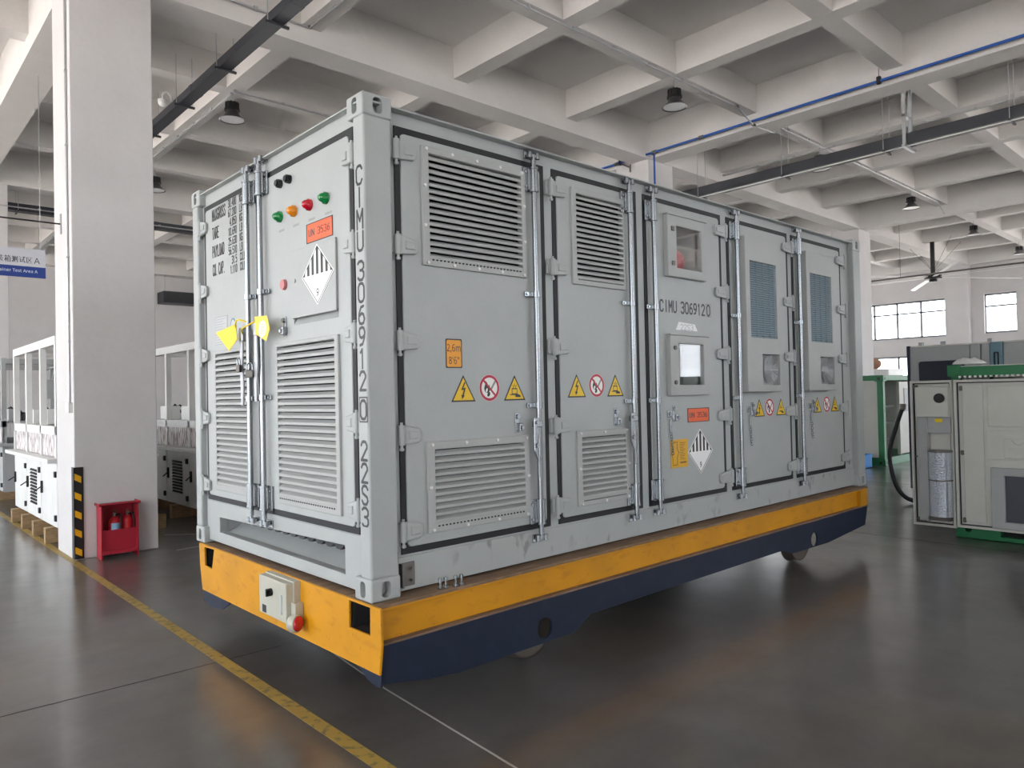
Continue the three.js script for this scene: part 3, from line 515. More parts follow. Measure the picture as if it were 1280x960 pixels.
{
  const LR = [-1.067, -0.365, 0.45, 1.355], FL = [-0.862, -0.338, 1.51, 1.905];
  const d = doorOf(endF, -1.335, -0.17, 0.32, 2.46, [LR, [FL[0], FL[1], FL[2] - 0.035, FL[2] + 0.01]], 'right end door with signal lamps and a hatch');
  louver(d, endF, [-1.08, -0.325, 0.402, 1.378], LR, 23, { mesh: true });
  for (const v of [2.305, 1.84, 1.37, 0.905, 0.45]) hinge(d, endF, -0.14, -0.25, v);
  lockRod(d, endF, -1.243, 0.262, 2.545, 1);
  mesh('rod_handle', put(endF, [bx(0.055, 0.09, 0.05, -1.255, 1.48, 0.06, 0.01), ext(poly([[-1.275, 1.46], [-1.235, 1.46], [-1.23, 1.25], [-1.25, 1.12], [-1.25, 1.02], [-1.28, 1.02], [-1.285, 1.12], [-1.275, 1.25]]), 0.07, 0.082, 0.004)]), M.steel, d);
  mesh('hatch', put(endF, [ext(rrect(FL[0], FL[2], FL[1], FL[3], 0.004), 0.014, 0.026, 0.002), ext(rrect(FL[0] + 0.01, FL[2] + 0.01, FL[1] - 0.01, FL[3] - 0.01, 0.004), 0.008, 0.016), cyl(0.012, 0.01, 'z', -0.814, 1.728, 0.026, 12)]), M.paint, d);
  mesh('hatch_groove', put(endF, [ext(poly([[-0.02, FL[2] + 0.02], [0.01, FL[2] - 0.036], [-0.03, FL[2] - 0.036], [-0.03, FL[2] + 0.02]]), 0, FL[1] - FL[0]).rotateY(-Math.PI / 2).translate(FL[1], 0, 0)]), M.paint, d);
  const onHatch = onEnd(RE - 0.0263);
  print('hazard_diamond', poly([[-0.537, 1.902], [-0.349, 1.728], [-0.537, 1.558], [-0.725, 1.728]]), T.class9, d, onHatch);
  print('hazard_plate', rect(-0.685, 1.923, -0.379, 2.035), T.un, d, atEnd);
  [[-1.018, 2.146, M.lampGreen], [-0.83, 2.144, M.lampAmber], [-0.638, 2.141, M.lampRed], [-0.447, 2.139, M.lampGreen]].forEach(([z, y, m], k) => {
    const l = mesh('signal_lamp', put(endF, [new THREE.LatheGeometry([[0, 0.062], [0.012, 0.06], [0.022, 0.05], [0.027, 0.034], [0.034, 0.03], [0.034, 0.012]].reverse().map((p) => new THREE.Vector2(...p)), 24).rotateX(Math.PI / 2).translate(z, y, 0)]), m, d);
    l.userData.label = ['green signal lamp nearest the lock rods', 'amber signal lamp', 'red signal lamp', 'green signal lamp nearest the corner post'][k];
  });
  for (const z of [-1.005, -0.883]) mesh('cable_plug', put(endF, [cyl(0.026, 0.03, 'z', z, 2.345, 0.024, 20), cyl(0.018, 0.012, 'z', z, 2.345, 0.043, 20)]), M.black, d);
  mesh('push_button', put(endF, [cyl(0.03, 0.018, 'z', -0.977, 1.727, 0.02, 24), cyl(0.034, 0.008, 'z', -0.977, 1.727, 0.016, 24)]), M.pinkRed, d);
  latch(d, endF, -0.975, 1.475);
  T.lampText = canvasTexture(128, 32, (g) => { g.fillStyle = '#9a9c9c'; g.fillRect(14, 8, 26, 14); g.fillRect(46, 8, 16, 14); g.fillRect(68, 8, 40, 14); });
  for (const [z, y] of [[-1.0, 2.06], [-0.81, 2.058], [-0.618, 2.056], [-0.425, 2.054]]) print('caption', rect(z - 0.05, y - 0.012, z + 0.05, y + 0.012), T.lampText, d, atEnd, 0.0008, clear);
}
print('stencil_code', rect(-0.088, 0.38, -0.006, 2.24), T.vertical, box20, onEnd(0.0042), 0.0008, clear);

// things that hang on the container or lie on the cart
function padlock(pos, turn, label) {
  const t = thing('padlock', label, 'padlock', pos); t.rotation.y = turn;
  mesh('lock_body', bx(0.05, 0.05, 0.02, 0, -0.03, 0, 0.006), M.darkSteel, t); mesh('shackle', new THREE.TorusGeometry(0.019, 0.005, 8, 16, Math.PI).translate(0, 0.02, 0), M.zinc, t); mesh('shackle_leg', [cyl(0.005, 0.03, 'y', -0.019, 0.008, 0), cyl(0.005, 0.03, 'y', 0.019, 0.008, 0)], M.zinc, t); return t;
}
padlock([RE - 0.1, Y0 + 1.27, -1.47], -Math.PI / 2, 'small steel padlock hanging on the left handle of the end doors');
padlock([RE - 0.1, Y0 + 1.23, -1.3], -Math.PI / 2 + 0.7, 'small steel padlock hanging on the right handle of the end doors, turned aside');
{
  const a = thing('seal_tag', 'yellow plastic tag tied to the left lock rod, beside the oval plate', 'tag', [RE - 0.105, Y0 + 1.47, -1.5]);
  mesh('tag_flag', ext(poly([[0, 0.06], [-0.24, 0.02], [-0.08, -0.11], [0.02, -0.04]]), -0.0015, 0.0015).rotateY(-Math.PI / 2 + 0.15), M.tag, a); mesh('strap', tube([[0, 0.04, 0], [-0.02, 0.06, 0.05], [-0.03, 0.075, 0.12], [0.0, 0.06, 0.17]], 0.005), M.tag, a);
  const b = thing('seal_tag', 'yellow tag with pale print tied right of the two lock rods', 'tag', [RE - 0.105, Y0 + 1.5, -1.2]);
  T.tagPrint = canvasTexture(128, 128, (g, w) => { g.fillStyle = '#f2d21c'; g.fillRect(0, 0, w, w); g.fillStyle = '#ece6cf'; g.beginPath(); g.ellipse(66, 66, 34, 42, 0.3, 0, 7); g.fill(); g.fillStyle = '#c8bc9a'; for (let k = 0; k < 5; k++) g.fillRect(46, 44 + k * 10, 40, 4); });
  print('tag_flag', poly([[0, 0.05], [0.14, 0.045], [0.17, -0.04], [0.13, -0.11], [0.01, -0.06]]), T.tagPrint, b, (g) => g.rotateY(-Math.PI / 2 + 0.12), 0.002, { side: THREE.DoubleSide }); mesh('strap', tube([[0, 0.02, 0], [-0.02, 0.0, -0.06], [-0.03, -0.02, -0.13], [0, -0.04, -0.19]], 0.005), M.tag, b);
}
{ // bolts left standing on the cart
  const spots = [[0.412, 'first'], [0.447, 'second'], [0.505, 'third'], [0.545, 'last']];
  const b0 = thing('bolt', '', 'bolt', [0.412, Y0 + 0.0015, 0.02], 'loose bolts on the cart deck');
  mesh('bolt_head', cyl(0.014, 0.01, 'y', 0, 0.005, 0, 6), M.zinc, b0); mesh('shank', cyl(0.006, 0.05, 'y', 0, 0.035, 0, 8), M.zinc, b0); mesh('nut', cyl(0.011, 0.012, 'y', 0, 0.05, 0, 6), M.zinc, b0);
  spots.forEach(([x, w], k) => { const l = `${w} of four zinc bolts standing in a row on the cart, counted from the corner`; if (k) copyOf(b0, l, [x, Y0 + 0.0015, k > 1 ? 0.035 : 0.022]); else b0.userData.label = l; });
}

// ================================================================= THE CART
{
  const t = thing('transfer_cart', 'low yellow and blue steel transfer cart carrying the grey battery container', 'cart', [0, 0, 0]);
  const zA = 0.055, zP = 0.1, zB = -2.34, xB = 5.94;
  mesh('deck', [span(0.0, xB, 0.582, 0.6, zB, zA, 0.003)], M.dust, t);
  for (const s of [0, 1]) {
    const zo = s ? zB : zA, d = s ? 1 : -1;
    mesh('side_channel', [span(0.01, xB - 0.005, 0.41, 0.584, zo + d * 0.06, zo + d * 0.045), span(xB - 0.16, xB, 0.402, 0.582, zo + d * 0.05, zo + d * 0.006)], M.yellow, t);
    mesh('top_flange', span(0.0, xB, 0.572, 0.583, zo + d * 0.07, zo + d * 0.002, 0.002), M.yellow, t);
    mesh('lower_flange', span(0.01, xB, 0.398, 0.41, zo + d * 0.07, zo + d * 0.002, 0.002), M.dust, t);
    const sk = poly([[0.012, 0.398], [0.012, 0.212], [0.3, 0.162], [0.5, 0.14], [1.42, 0.14], [1.58, 0.222], [4.1, 0.222], [4.28, 0.168], [5.0, 0.158], [5.86, 0.212], [xB - 0.01, 0.4]]);
    const holes = s ? [] : [disc(1.165, 0.228, 0.062, true), disc(4.71, 0.232, 0.062, true)];
    mesh('skirt_plate', ext(sk, 0, 0.014, 0.001, holes, 24).translate(0, 0, s ? zo + 0.004 : zo - 0.018), M.blue, t);
  }
  const plate = poly([[zB, 0.6], [zB + 0.012, 0.45], [zB + 0.055, 0.268], [zP - 0.018, 0.272], [zP + 0.006, 0.42], [zP, 0.6]]);
  mesh('end_plate', ext(plate, 0, 0.014, 0.002, [poly([[-2.237, 0.582], [-2.05, 0.588], [-2.095, 0.445], [-2.228, 0.45]]), poly([[-0.197, 0.588], [0.006, 0.588], [0.003, 0.45], [-0.2, 0.447]])]).rotateY(-Math.PI / 2), M.yellow, t);
  mesh('slot_box', [span(0.01, 0.3, 0.43, 0.44, -2.26, -2.02), span(0.01, 0.3, 0.44, 0.58, -2.26, -2.25), span(0.01, 0.3, 0.44, 0.58, -2.03, -2.02), span(0.3, 0.31, 0.43, 0.58, -2.26, -2.02)], M.cavity, t);
  mesh('slot_box', [span(0.012, 0.3, 0.43, 0.44, -0.215, -0.008), span(0.012, 0.3, 0.44, 0.57, -0.215, -0.205), span(0.012, 0.3, 0.44, 0.57, -0.018, -0.008), span(0.3, 0.31, 0.43, 0.57, -0.215, -0.008)], M.cavity, t);
  mesh('end_gusset', ext(poly([[zP - 0.025, 0.275], [zP - 0.03, 0.205], [0.02, 0.2], [-0.06, 0.215], [-0.12, 0.25], [-0.2, 0.275]]), -0.006, 0.004, 0.001).rotateY(-Math.PI / 2).translate(0.006, 0, 0), M.blue, t);
  mesh('end_gusset', ext(poly([[zB + 0.05, 0.275], [zB + 0.04, 0.185], [-2.15, 0.16], [-1.95, 0.185], [-1.84, 0.24], [-1.8, 0.275]]), -0.006, 0.004, 0.001).rotateY(-Math.PI / 2).translate(0.006, 0, 0), M.blue, t);
  mesh('far_plate', span(xB - 0.012, xB, 0.4, 0.6, zB + 0.01, zA - 0.004), M.yellow, t);
  mesh('underframe', [span(0.4, 5.5, 0.3, 0.56, -0.42, -0.32), span(0.4, 5.5, 0.3, 0.56, -1.95, -1.85), ...[1.7, 3.0, 4.2].map((x) => span(x, x + 0.12, 0.32, 0.56, zB + 0.1, zA - 0.1)), span(2.9, 3.1, 0.14, 0.17, -0.36, -0.14), span(2.95, 3.0, 0.17, 0.3, -0.32, -0.3)], M.black, t);
  for (const x of [1.165, 4.71]) for (const z of [-0.13, zB + 0.22]) {
    const w = mesh('wheel', new THREE.LatheGeometry([[0.001, 0.05], [0.07, 0.05], [0.09, 0.035], [0.19, 0.035], [0.208, 0.045], [0.208, -0.03], [0.225, -0.04], [0.225, -0.055], [0.09, -0.05], [0.001, -0.05]].map((p) => new THREE.Vector2(...p)), 40).rotateX(Math.PI / 2).scale(0.97, 0.97, 1).translate(x, 0.219, z), M.wheel, t);
    mesh('hub', cyl(0.06, 0.12, 'z', x, 0.219, z + 0.01, 20), M.blue, w);
  }
  const cb = mesh('control_box', [bx(0.05, 0.225, 0.36, -0.07, 0.475, -0.935, 0.006), bx(0.05, 0.24, 0.372, -0.028, 0.475, -0.93, 0.004)], M.boxGrey, t);
  mesh('rotary_switch', [cyl(0.022, 0.02, 'x', -0.1, 0.51, -0.945, 20), bx(0.03, 0.045, 0.014, -0.115, 0.51, -0.945, 0.004)], M.black, cb);
  mesh('name_plate', bx(0.004, 0.045, 0.055, -0.0935, 0.395, -1.045), M.black, cb); mesh('door_pull', [bx(0.012, 0.11, 0.022, -0.096, 0.46, -0.815, 0.004)], M.galv, cb);
  mesh('side_box', bx(0.05, 0.12, 0.06, -0.04, 0.42, -0.735, 0.005), M.boxGrey, cb);
  const aim = (g) => g.rotateX(Math.PI / 2).rotateY(0.5).translate(-0.075, 0.372, -0.715);
  const horn = mesh('beacon_base', [aim(new THREE.LatheGeometry([[0.001, -0.02], [0.036, -0.02], [0.05, 0.0], [0.05, 0.03], [0.044, 0.034], [0.001, 0.034]].map((p) => new THREE.Vector2(...p)), 28)), span(-0.05, 0.0, 0.36, 0.385, -0.73, -0.7)], M.boxGrey, t);
  mesh('beacon_lens', aim(new THREE.SphereGeometry(0.044, 20, 10, 0, Math.PI * 2, 0, Math.PI / 2).scale(1, 0.55, 1).translate(0, 0.034, 0)), M.lampRed, horn);
}

// ================================================================= BESIDE THE NEAR COLUMN
{
  const T2 = canvasTexture(64, 640, (g, w, h) => { g.fillStyle = '#202024'; g.fillRect(0, 0, w, h); g.fillStyle = '#f0b418'; for (let k = 0; k < 5; k++) { const y = 40 + k * 128; g.beginPath(); g.moveTo(2, y); g.lineTo(w - 14, y + 26); g.lineTo(w - 14, y + 72); g.lineTo(2, y + 46); g.closePath(); g.fill(); } });
  const t = thing('corner_guard', 'black corner guard with yellow stripes at the foot of the near white column', 'corner guard', [-0.14, 0.012, -5.58]);
  print('striped_face', rect(-0.008, 0, 0.08, 0.96), T2, t, (g) => g.translate(0, 0, 0.001), 0.009); mesh('folded_side', span(-0.01, -0.001, 0, 0.96, -0.085, 0.01), M.black, t);
}
{ // fire point: an open red stand with a shelf, two extinguishers inside
  const t = thing('extinguisher_stand', 'open red metal fire extinguisher stand against the near white column', 'stand', [0.235, 0, -5.46]);
  const w = 0.36, h = 0.56, d = 0.19;
  mesh('side_panel', span(-w / 2, -w / 2 + 0.012, 0.0, h, -d / 2, d / 2), M.red, t); mesh('side_panel', span(w / 2 - 0.012, w / 2, 0.0, h, -d / 2, d / 2), M.red, t);
  mesh('top_tray', [span(-w / 2 - 0.02, w / 2 + 0.02, h, h + 0.008, -d / 2, d / 2 + 0.02), span(-w / 2 - 0.02, w / 2 + 0.02, h, h + 0.025, d / 2 + 0.014, d / 2 + 0.02), span(-w / 2 - 0.02, -w / 2 - 0.014, h, h + 0.025, -d / 2, d / 2 + 0.02), span(w / 2 + 0.014, w / 2 + 0.02, h, h + 0.025, -d / 2, d / 2 + 0.02)], M.red, t);
  mesh('back_panel', span(-w / 2 + 0.012, w / 2 - 0.012, 0.05, h, -d / 2, -d / 2 + 0.006), M.red, t);
  mesh('front_panel', [span(-w / 2 + 0.012, w / 2 - 0.012, 0.08, 0.3, d / 2 - 0.03, d / 2 - 0.022), span(-w / 2 + 0.012, w / 2 - 0.012, 0.05, 0.085, d / 2 - 0.022, d / 2 + 0.01, 0.004)], M.red, t);
  mesh('shelf', span(-w / 2 + 0.012, w / 2 - 0.012, 0.05, 0.056, -d / 2, d / 2), M.red, t);
  const e = thing('fire_extinguisher', 'red fire extinguisher with a pale blue label, left of the two in the red stand', 'fire extinguisher', [0.235, 0.0565, -5.46], 'extinguishers in the red stand');
  mesh('cylinder', new THREE.LatheGeometry([[0.001, 0], [0.05, 0], [0.056, 0.008], [0.056, 0.31], [0.048, 0.345], [0.026, 0.362], [0.02, 0.375], [0.001, 0.375]].map((p) => new THREE.Vector2(...p)), 28), M.redDark, e);
  mesh('valve_head', [cyl(0.016, 0.03, 'y', 0, 0.39, 0), bx(0.02, 0.01, 0.09, 0, 0.41, 0.02, 0.003), bx(0.018, 0.01, 0.08, 0, 0.43, 0.02, 0.003).rotateX(-0.05)], M.darkSteel, e);
  mesh('hose', tube([[0.015, 0.385, 0], [0.04, 0.4, 0.035], [0.05, 0.34, 0.05], [0.042, 0.2, 0.055]], 0.007), M.black, e);
  mesh('paper_label', new THREE.CylinderGeometry(0.0568, 0.0568, 0.07, 24, 1, true, -0.9, 1.8).translate(0, 0.275, 0), std({ color: S(150, 190, 220), roughness: 0.5, side: THREE.DoubleSide }), e);
  const e2 = copyOf(e, 'red fire extinguisher without a pale label, right of the two in the red stand', [0.335, 0.0565, -5.47]); e2.remove(e2.children.find((c) => c.name.startsWith('paper_label'))); e.position.x = 0.205;
}
{ // cable run and switch box on the near column's lit side
  const t = thing('cable_conduit', 'thin grey conduit running down the near white column to a small box', 'conduit', [-0.14, 0, -5.7]);
  mesh('conduit_tube', cyl(0.012, 4.9, 'y', -0.013, 4.1, 0, 10), M.galv, t); mesh('outlet_box', [bx(0.04, 0.11, 0.1, -0.02, 1.6, 0.03, 0.004), bx(0.03, 0.1, 0.09, -0.016, 1.61, -0.08, 0.004)], M.white, t);
  mesh('conduit_clip', [5.2, 4.4, 3.2, 2.3].map((y) => bx(0.03, 0.02, 0.04, -0.014, y, 0, 0.003)), M.galv, t);
  const r = thing('wall_bracket', 'thin black rod reaching out from the near white column beside the hanging sign', 'bracket', [-0.14, 3.62, -6.05]);
  mesh('rod', bar([-0.01, 0, 0], [-1.9, 0, -0.05], 0.009), M.black, r); mesh('foot_plate', bx(0.01, 0.22, 0.05, -0.005, 0, 0), M.steel, r);
}
{ // the hanging area sign
  const tx = canvasTexture(1024, 768, (g, w, h) => {
    g.fillStyle = '#d3d4dc'; g.fillRect(0, 0, w, h); g.fillStyle = '#1f3f8e'; g.fillRect(0, h * 0.62, w, h * 0.38);
    g.textAlign = 'right'; g.save(); g.scale(0.5, 1); g.fillStyle = '#f2f4f8'; g.font = '112px sans-serif'; g.fillText('Container Test Area A', 1860, h * 0.62 + 165);
    g.fillStyle = '#24262c'; g.font = '220px sans-serif'; g.fillText('A', 1915, 388); g.restore();
    // the characters before it, written stroke by stroke on a 10 by 10 grid
    const ch = {
      ji: [[5, 0, 4, 1.4], [3, 0, 1.5, 2.6], [2, 2, 2, 6], [2, 2.2, 8.6, 2.2], [2, 3.4, 8, 3.4], [2, 4.6, 8, 4.6], [2, 5.8, 8.8, 5.8], [5.2, 2, 5.2, 10], [0.6, 7, 9.6, 7], [5, 7, 1, 9.6], [5.4, 7, 9.4, 9.6]],
      zhuang: [[2.6, 0, 2.6, 4.6], [0.8, 0.8, 1.6, 1.8], [0.5, 3.8, 2.6, 2.8], [4, 1.4, 9.6, 1.4], [6.8, 0, 6.8, 4], [4.6, 4, 9, 4], [0.5, 5.4, 9.6, 5.4], [4.8, 4.6, 5, 5.4], [5, 5.6, 0.6, 8.2], [3.4, 7, 3.4, 9.6], [3.4, 9.6, 5.4, 8.6], [5, 5.8, 9.6, 9.6], [8.6, 6.6, 6.6, 7.8]],
      xiang: [[2.4, 0, 1, 2.2], [1.8, 1, 4.6, 1], [7, 0, 5.8, 2], [6.4, 1, 9.6, 1], [3, 1.2, 3.4, 2.2], [7.6, 1.2, 8.2, 2.2], [0.6, 4.4, 5, 4.4], [2.8, 2.8, 2.8, 10], [2.8, 4.6, 0.6, 8], [2.8, 5, 4.6, 7], [5.8, 3, 5.8, 9.8], [9.4, 3, 9.4, 9.8], [5.8, 3, 9.4, 3], [5.8, 5.2, 9.4, 5.2], [5.8, 7.4, 9.4, 7.4], [5.8, 9.6, 9.4, 9.6]],
      ce: [[0.8, 0.6, 1.8, 1.8], [0.4, 3.4, 1.6, 4.4], [0.6, 9.6, 2, 6.4], [2.8, 0.6, 2.8, 6.6], [5.6, 0.6, 5.6, 6.6], [2.8, 0.6, 5.6, 0.6], [4.2, 1.8, 4.2, 6], [4.2, 6, 2.4, 9.6], [4.4, 7, 5.8, 9.4], [7.2, 1.4, 7.2, 7], [9.2, 0.2, 9.2, 9.4], [9.2, 9.4, 8, 9]],
      shi: [[1, 0.4, 2, 1.6], [0.4, 3.4, 2, 3.4], [2, 3.4, 2, 8.4], [2, 8.4, 3.2, 7.4], [3.4, 2, 9.6, 2], [3.8, 4.6, 6.6, 4.6], [5.2, 4.6, 5.2, 8], [3.6, 8.6, 6.8, 7.6], [7, 0, 7.4, 5], [7.4, 5, 8.8, 9.4], [8.8, 9.4, 9.6, 8], [8.4, 0.2, 9.2, 1.2]],
      qu: [[1, 0.8, 9.4, 0.8], [1, 0.8, 1, 9.4], [1, 9.4, 9.6, 9.4], [7.6, 2.4, 2.4, 8], [2.8, 2.6, 8, 7.8]],
    };
    g.strokeStyle = '#24262c'; g.lineWidth = 8; g.lineCap = 'round';
    Object.values(ch).forEach((lines, k) => { const x = 392 + k * 82, y = 222; for (const [a, b, c, d] of lines) { g.beginPath(); g.moveTo(x + a * 7.2, y + b * 17); g.lineTo(x + c * 7.2, y + d * 17); g.stroke(); } });
    g.fillStyle = '#3b3f48'; g.beginPath(); g.ellipse(410, 70, 90, 34, 0, 0, 7); g.fill();
  });
  const t = thing('hanging_sign', 'grey and blue area sign hanging left of the near white column', 'sign', [-0.33, 3.41, -8.8]);
  mesh('sign_board', bx(1.06, 0.4, 0.02, 0, 0.2, 0), M.white, t); print('sign_face', rect(-0.53, 0, 0.53, 0.4), tx, t, (g) => g.translate(0, 0, 0.0105), 0.001); mesh('suspension_wire', [bar([0.47, 0.4, 0], [0.47, 2.9, 0], 0.004), bar([-0.47, 0.4, 0], [-0.47, 2.9, 0], 0.004)], M.galv, t);
}
// white test cabinets with open frames on timber skids; -x side seen
function testRack(label, x, z, sect, m, group) {
  const t = thing('test_cabinet', label, 'test cabinet', [x, 0, z], group), L = sect * 0.93, D = 1.1, y0 = 0.19, yc = 0.98, yr = 1.38, yt = 2.44;
  mesh('cabinet_body', [span(0.03, D, y0, yc - 0.02, 0.01, L - 0.01, 0.004)], m, t); mesh('worktop', span(-0.1, D, yc - 0.02, yc + 0.03, -0.06, L + 0.06, 0.006), m, t);
  mesh('top_rail', [span(0, 0.07, yt - 0.1, yt, 0, L), span(D - 0.07, D, yt - 0.1, yt, 0, L), ...Array.from({ length: sect + 1 }, (_, k) => span(0.07, D - 0.07, yt - 0.09, yt - 0.01, k * 0.93 * (L - 0.07) / L, k * 0.93 * (L - 0.07) / L + 0.07))], m, t);
  mesh('middle_rail', [span(0, 0.08, yr - 0.1, yr, 0, L), span(D - 0.08, D, yr - 0.1, yr, 0, L)], m, t);
  mesh('inner_trays', [span(0.1, D - 0.1, yr - 0.04, yr - 0.01, 0.05, L - 0.05), ...Array.from({ length: sect }, (_, k) => span(0.14, 0.32, yr, yr + 0.2, k * 0.93 + 0.25, k * 0.93 + 0.6, 0.01))], m, t);
  mesh('wiring', Array.from({ length: sect * 4 }, (_, k) => tube([[0.3 + 0.1 * rnd(), yr, k * 0.23 + 0.15], [0.36, yr + 0.1 + 0.14 * rnd(), k * 0.23 + 0.2], [0.5, yr + 0.05, k * 0.23 + 0.22], [0.6, yr, k * 0.23 + 0.2]], 0.016, 12, 6)), M.black, t);
  mesh('hanging_box', [span(0.75, 0.95, 1.75, 2.1, L - 1.1, L - 0.8, 0.01), cyl(0.03, 0.6, 'y', 0.6, 2.05, L * 0.45)], M.greyMachine, t);
  for (let k = 0; k < sect; k++) {
    const a = k * 0.93, b = a + 0.93;
    mesh('post', span(0, 0.07, yc + 0.03, yt - 0.1, a, a + 0.07, 0.004), m, t); mesh('rear_post', span(D - 0.07, D, yc + 0.03, yt - 0.1, a, a + 0.07, 0.004), m, t);
    mesh('brace', strip([D - 0.035, yt - 0.4, a + 0.07], [D - 0.035, yt - 0.1, a + 0.4], 0.05, 0.04, [1, 0, 0]), M.greyMachine, t);
    mesh('stained_panel', span(0.02, 0.035, yc + 0.04, yr - 0.1, a + 0.07, b), M.stained, t);
    const d = mesh('cabinet_door', span(0.008, 0.03, y0 + 0.01, yc - 0.03, a + 0.012, b - 0.012, 0.005), m, t);
    for (const y of [y0 + 0.12, yc - 0.16]) mesh('door_hinge', bx(0.03, 0.07, 0.06, 0.0, y, b - 0.06, 0.006), M.black, d); mesh('door_handle', [bx(0.03, 0.15, 0.035, -0.002, 0.62, a + 0.1, 0.008), bar([-0.015, 0.62, a + 0.1], [-0.09, 0.58, a + 0.16], 0.008)], M.black, d);
    if (k % 2 === 1) for (let q = 0; q < 11; q++) mesh('louver_slat', ext(poly([[0, 0], [0.014, 0.004], [0.014, 0.008], [0, 0.03]]), 0, 0.4).rotateY(Math.PI).translate(0.008, 0.36 + q * 0.042, b - 0.26), M.cavity, d);
  }
  mesh('post', span(0, 0.07, yc + 0.03, yt - 0.1, L - 0.07, L, 0.004), m, t); mesh('rear_post', span(D - 0.07, D, yc + 0.03, yt - 0.1, L - 0.07, L, 0.004), m, t);
  return t;
}
const rackA = testRack('white test cabinet with open upper frame, on timber skids just left of the near column', -0.1, -9.45, 3, M.white);
const rackB = testRack('white test cabinet in shade, seen between the near column and the container', 1.55, -9.03, 3, M.white);
const rackC = testRack('grey test cabinet farthest back at the left edge, behind the white one', 0.05, -14.4, 3, M.greyMachine);
{
  const names = ['farthest', 'third', 'second', 'nearest'];
  const s0 = thing('timber_skid', '', 'timber', [0, 0, 0], 'timber skids under the white test cabinets'); mesh('beam', bx(1.35, 0.185, 0.1, 0.5, 0.0935, 0, 0.006), M.wood, s0);
  [-9.2, -8.42, -7.68, -6.95].forEach((z, k) => { const l = `${names[k]} wooden skid under the lit test cabinet left of the column`; if (k) copyOf(s0, l, [0, 0, z]); else { s0.position.set(0, 0, z); s0.userData.label = l; } });
  [-8.8, -7.7, -6.6].forEach((z, k) => copyOf(s0, `${['farthest', 'middle', 'nearest'][k]} wooden skid under the shaded cabinet between column and container`, [1.66, 0, z]));
  [-14.0, -12.2].forEach((z, k) => copyOf(s0, `${['farther', 'nearer'][k]} wooden skid under the grey cabinet at the left edge`, [0.16, 0, z]));
}
{
  const t = thing('unit_heater', 'black box heater high on the back wall beside the container', 'heater', [7.0, 5.25, -24.9]);
  mesh('casing', bx(1.3, 0.42, 0.7, 0.3, 0.2, 0, 0.02), M.tray, t); mesh('grille', Array.from({ length: 6 }, (_, k) => bx(1.1, 0.02, 0.03, 0.3, 0.06 + k * 0.055, 0.36)), M.black, t); mesh('hanger', [bar([-0.2, 0.4, 0], [-0.2, 1.25, 0], 0.015), bar([0.8, 0.4, 0], [0.8, 1.25, 0], 0.015)], M.galv, t);
}

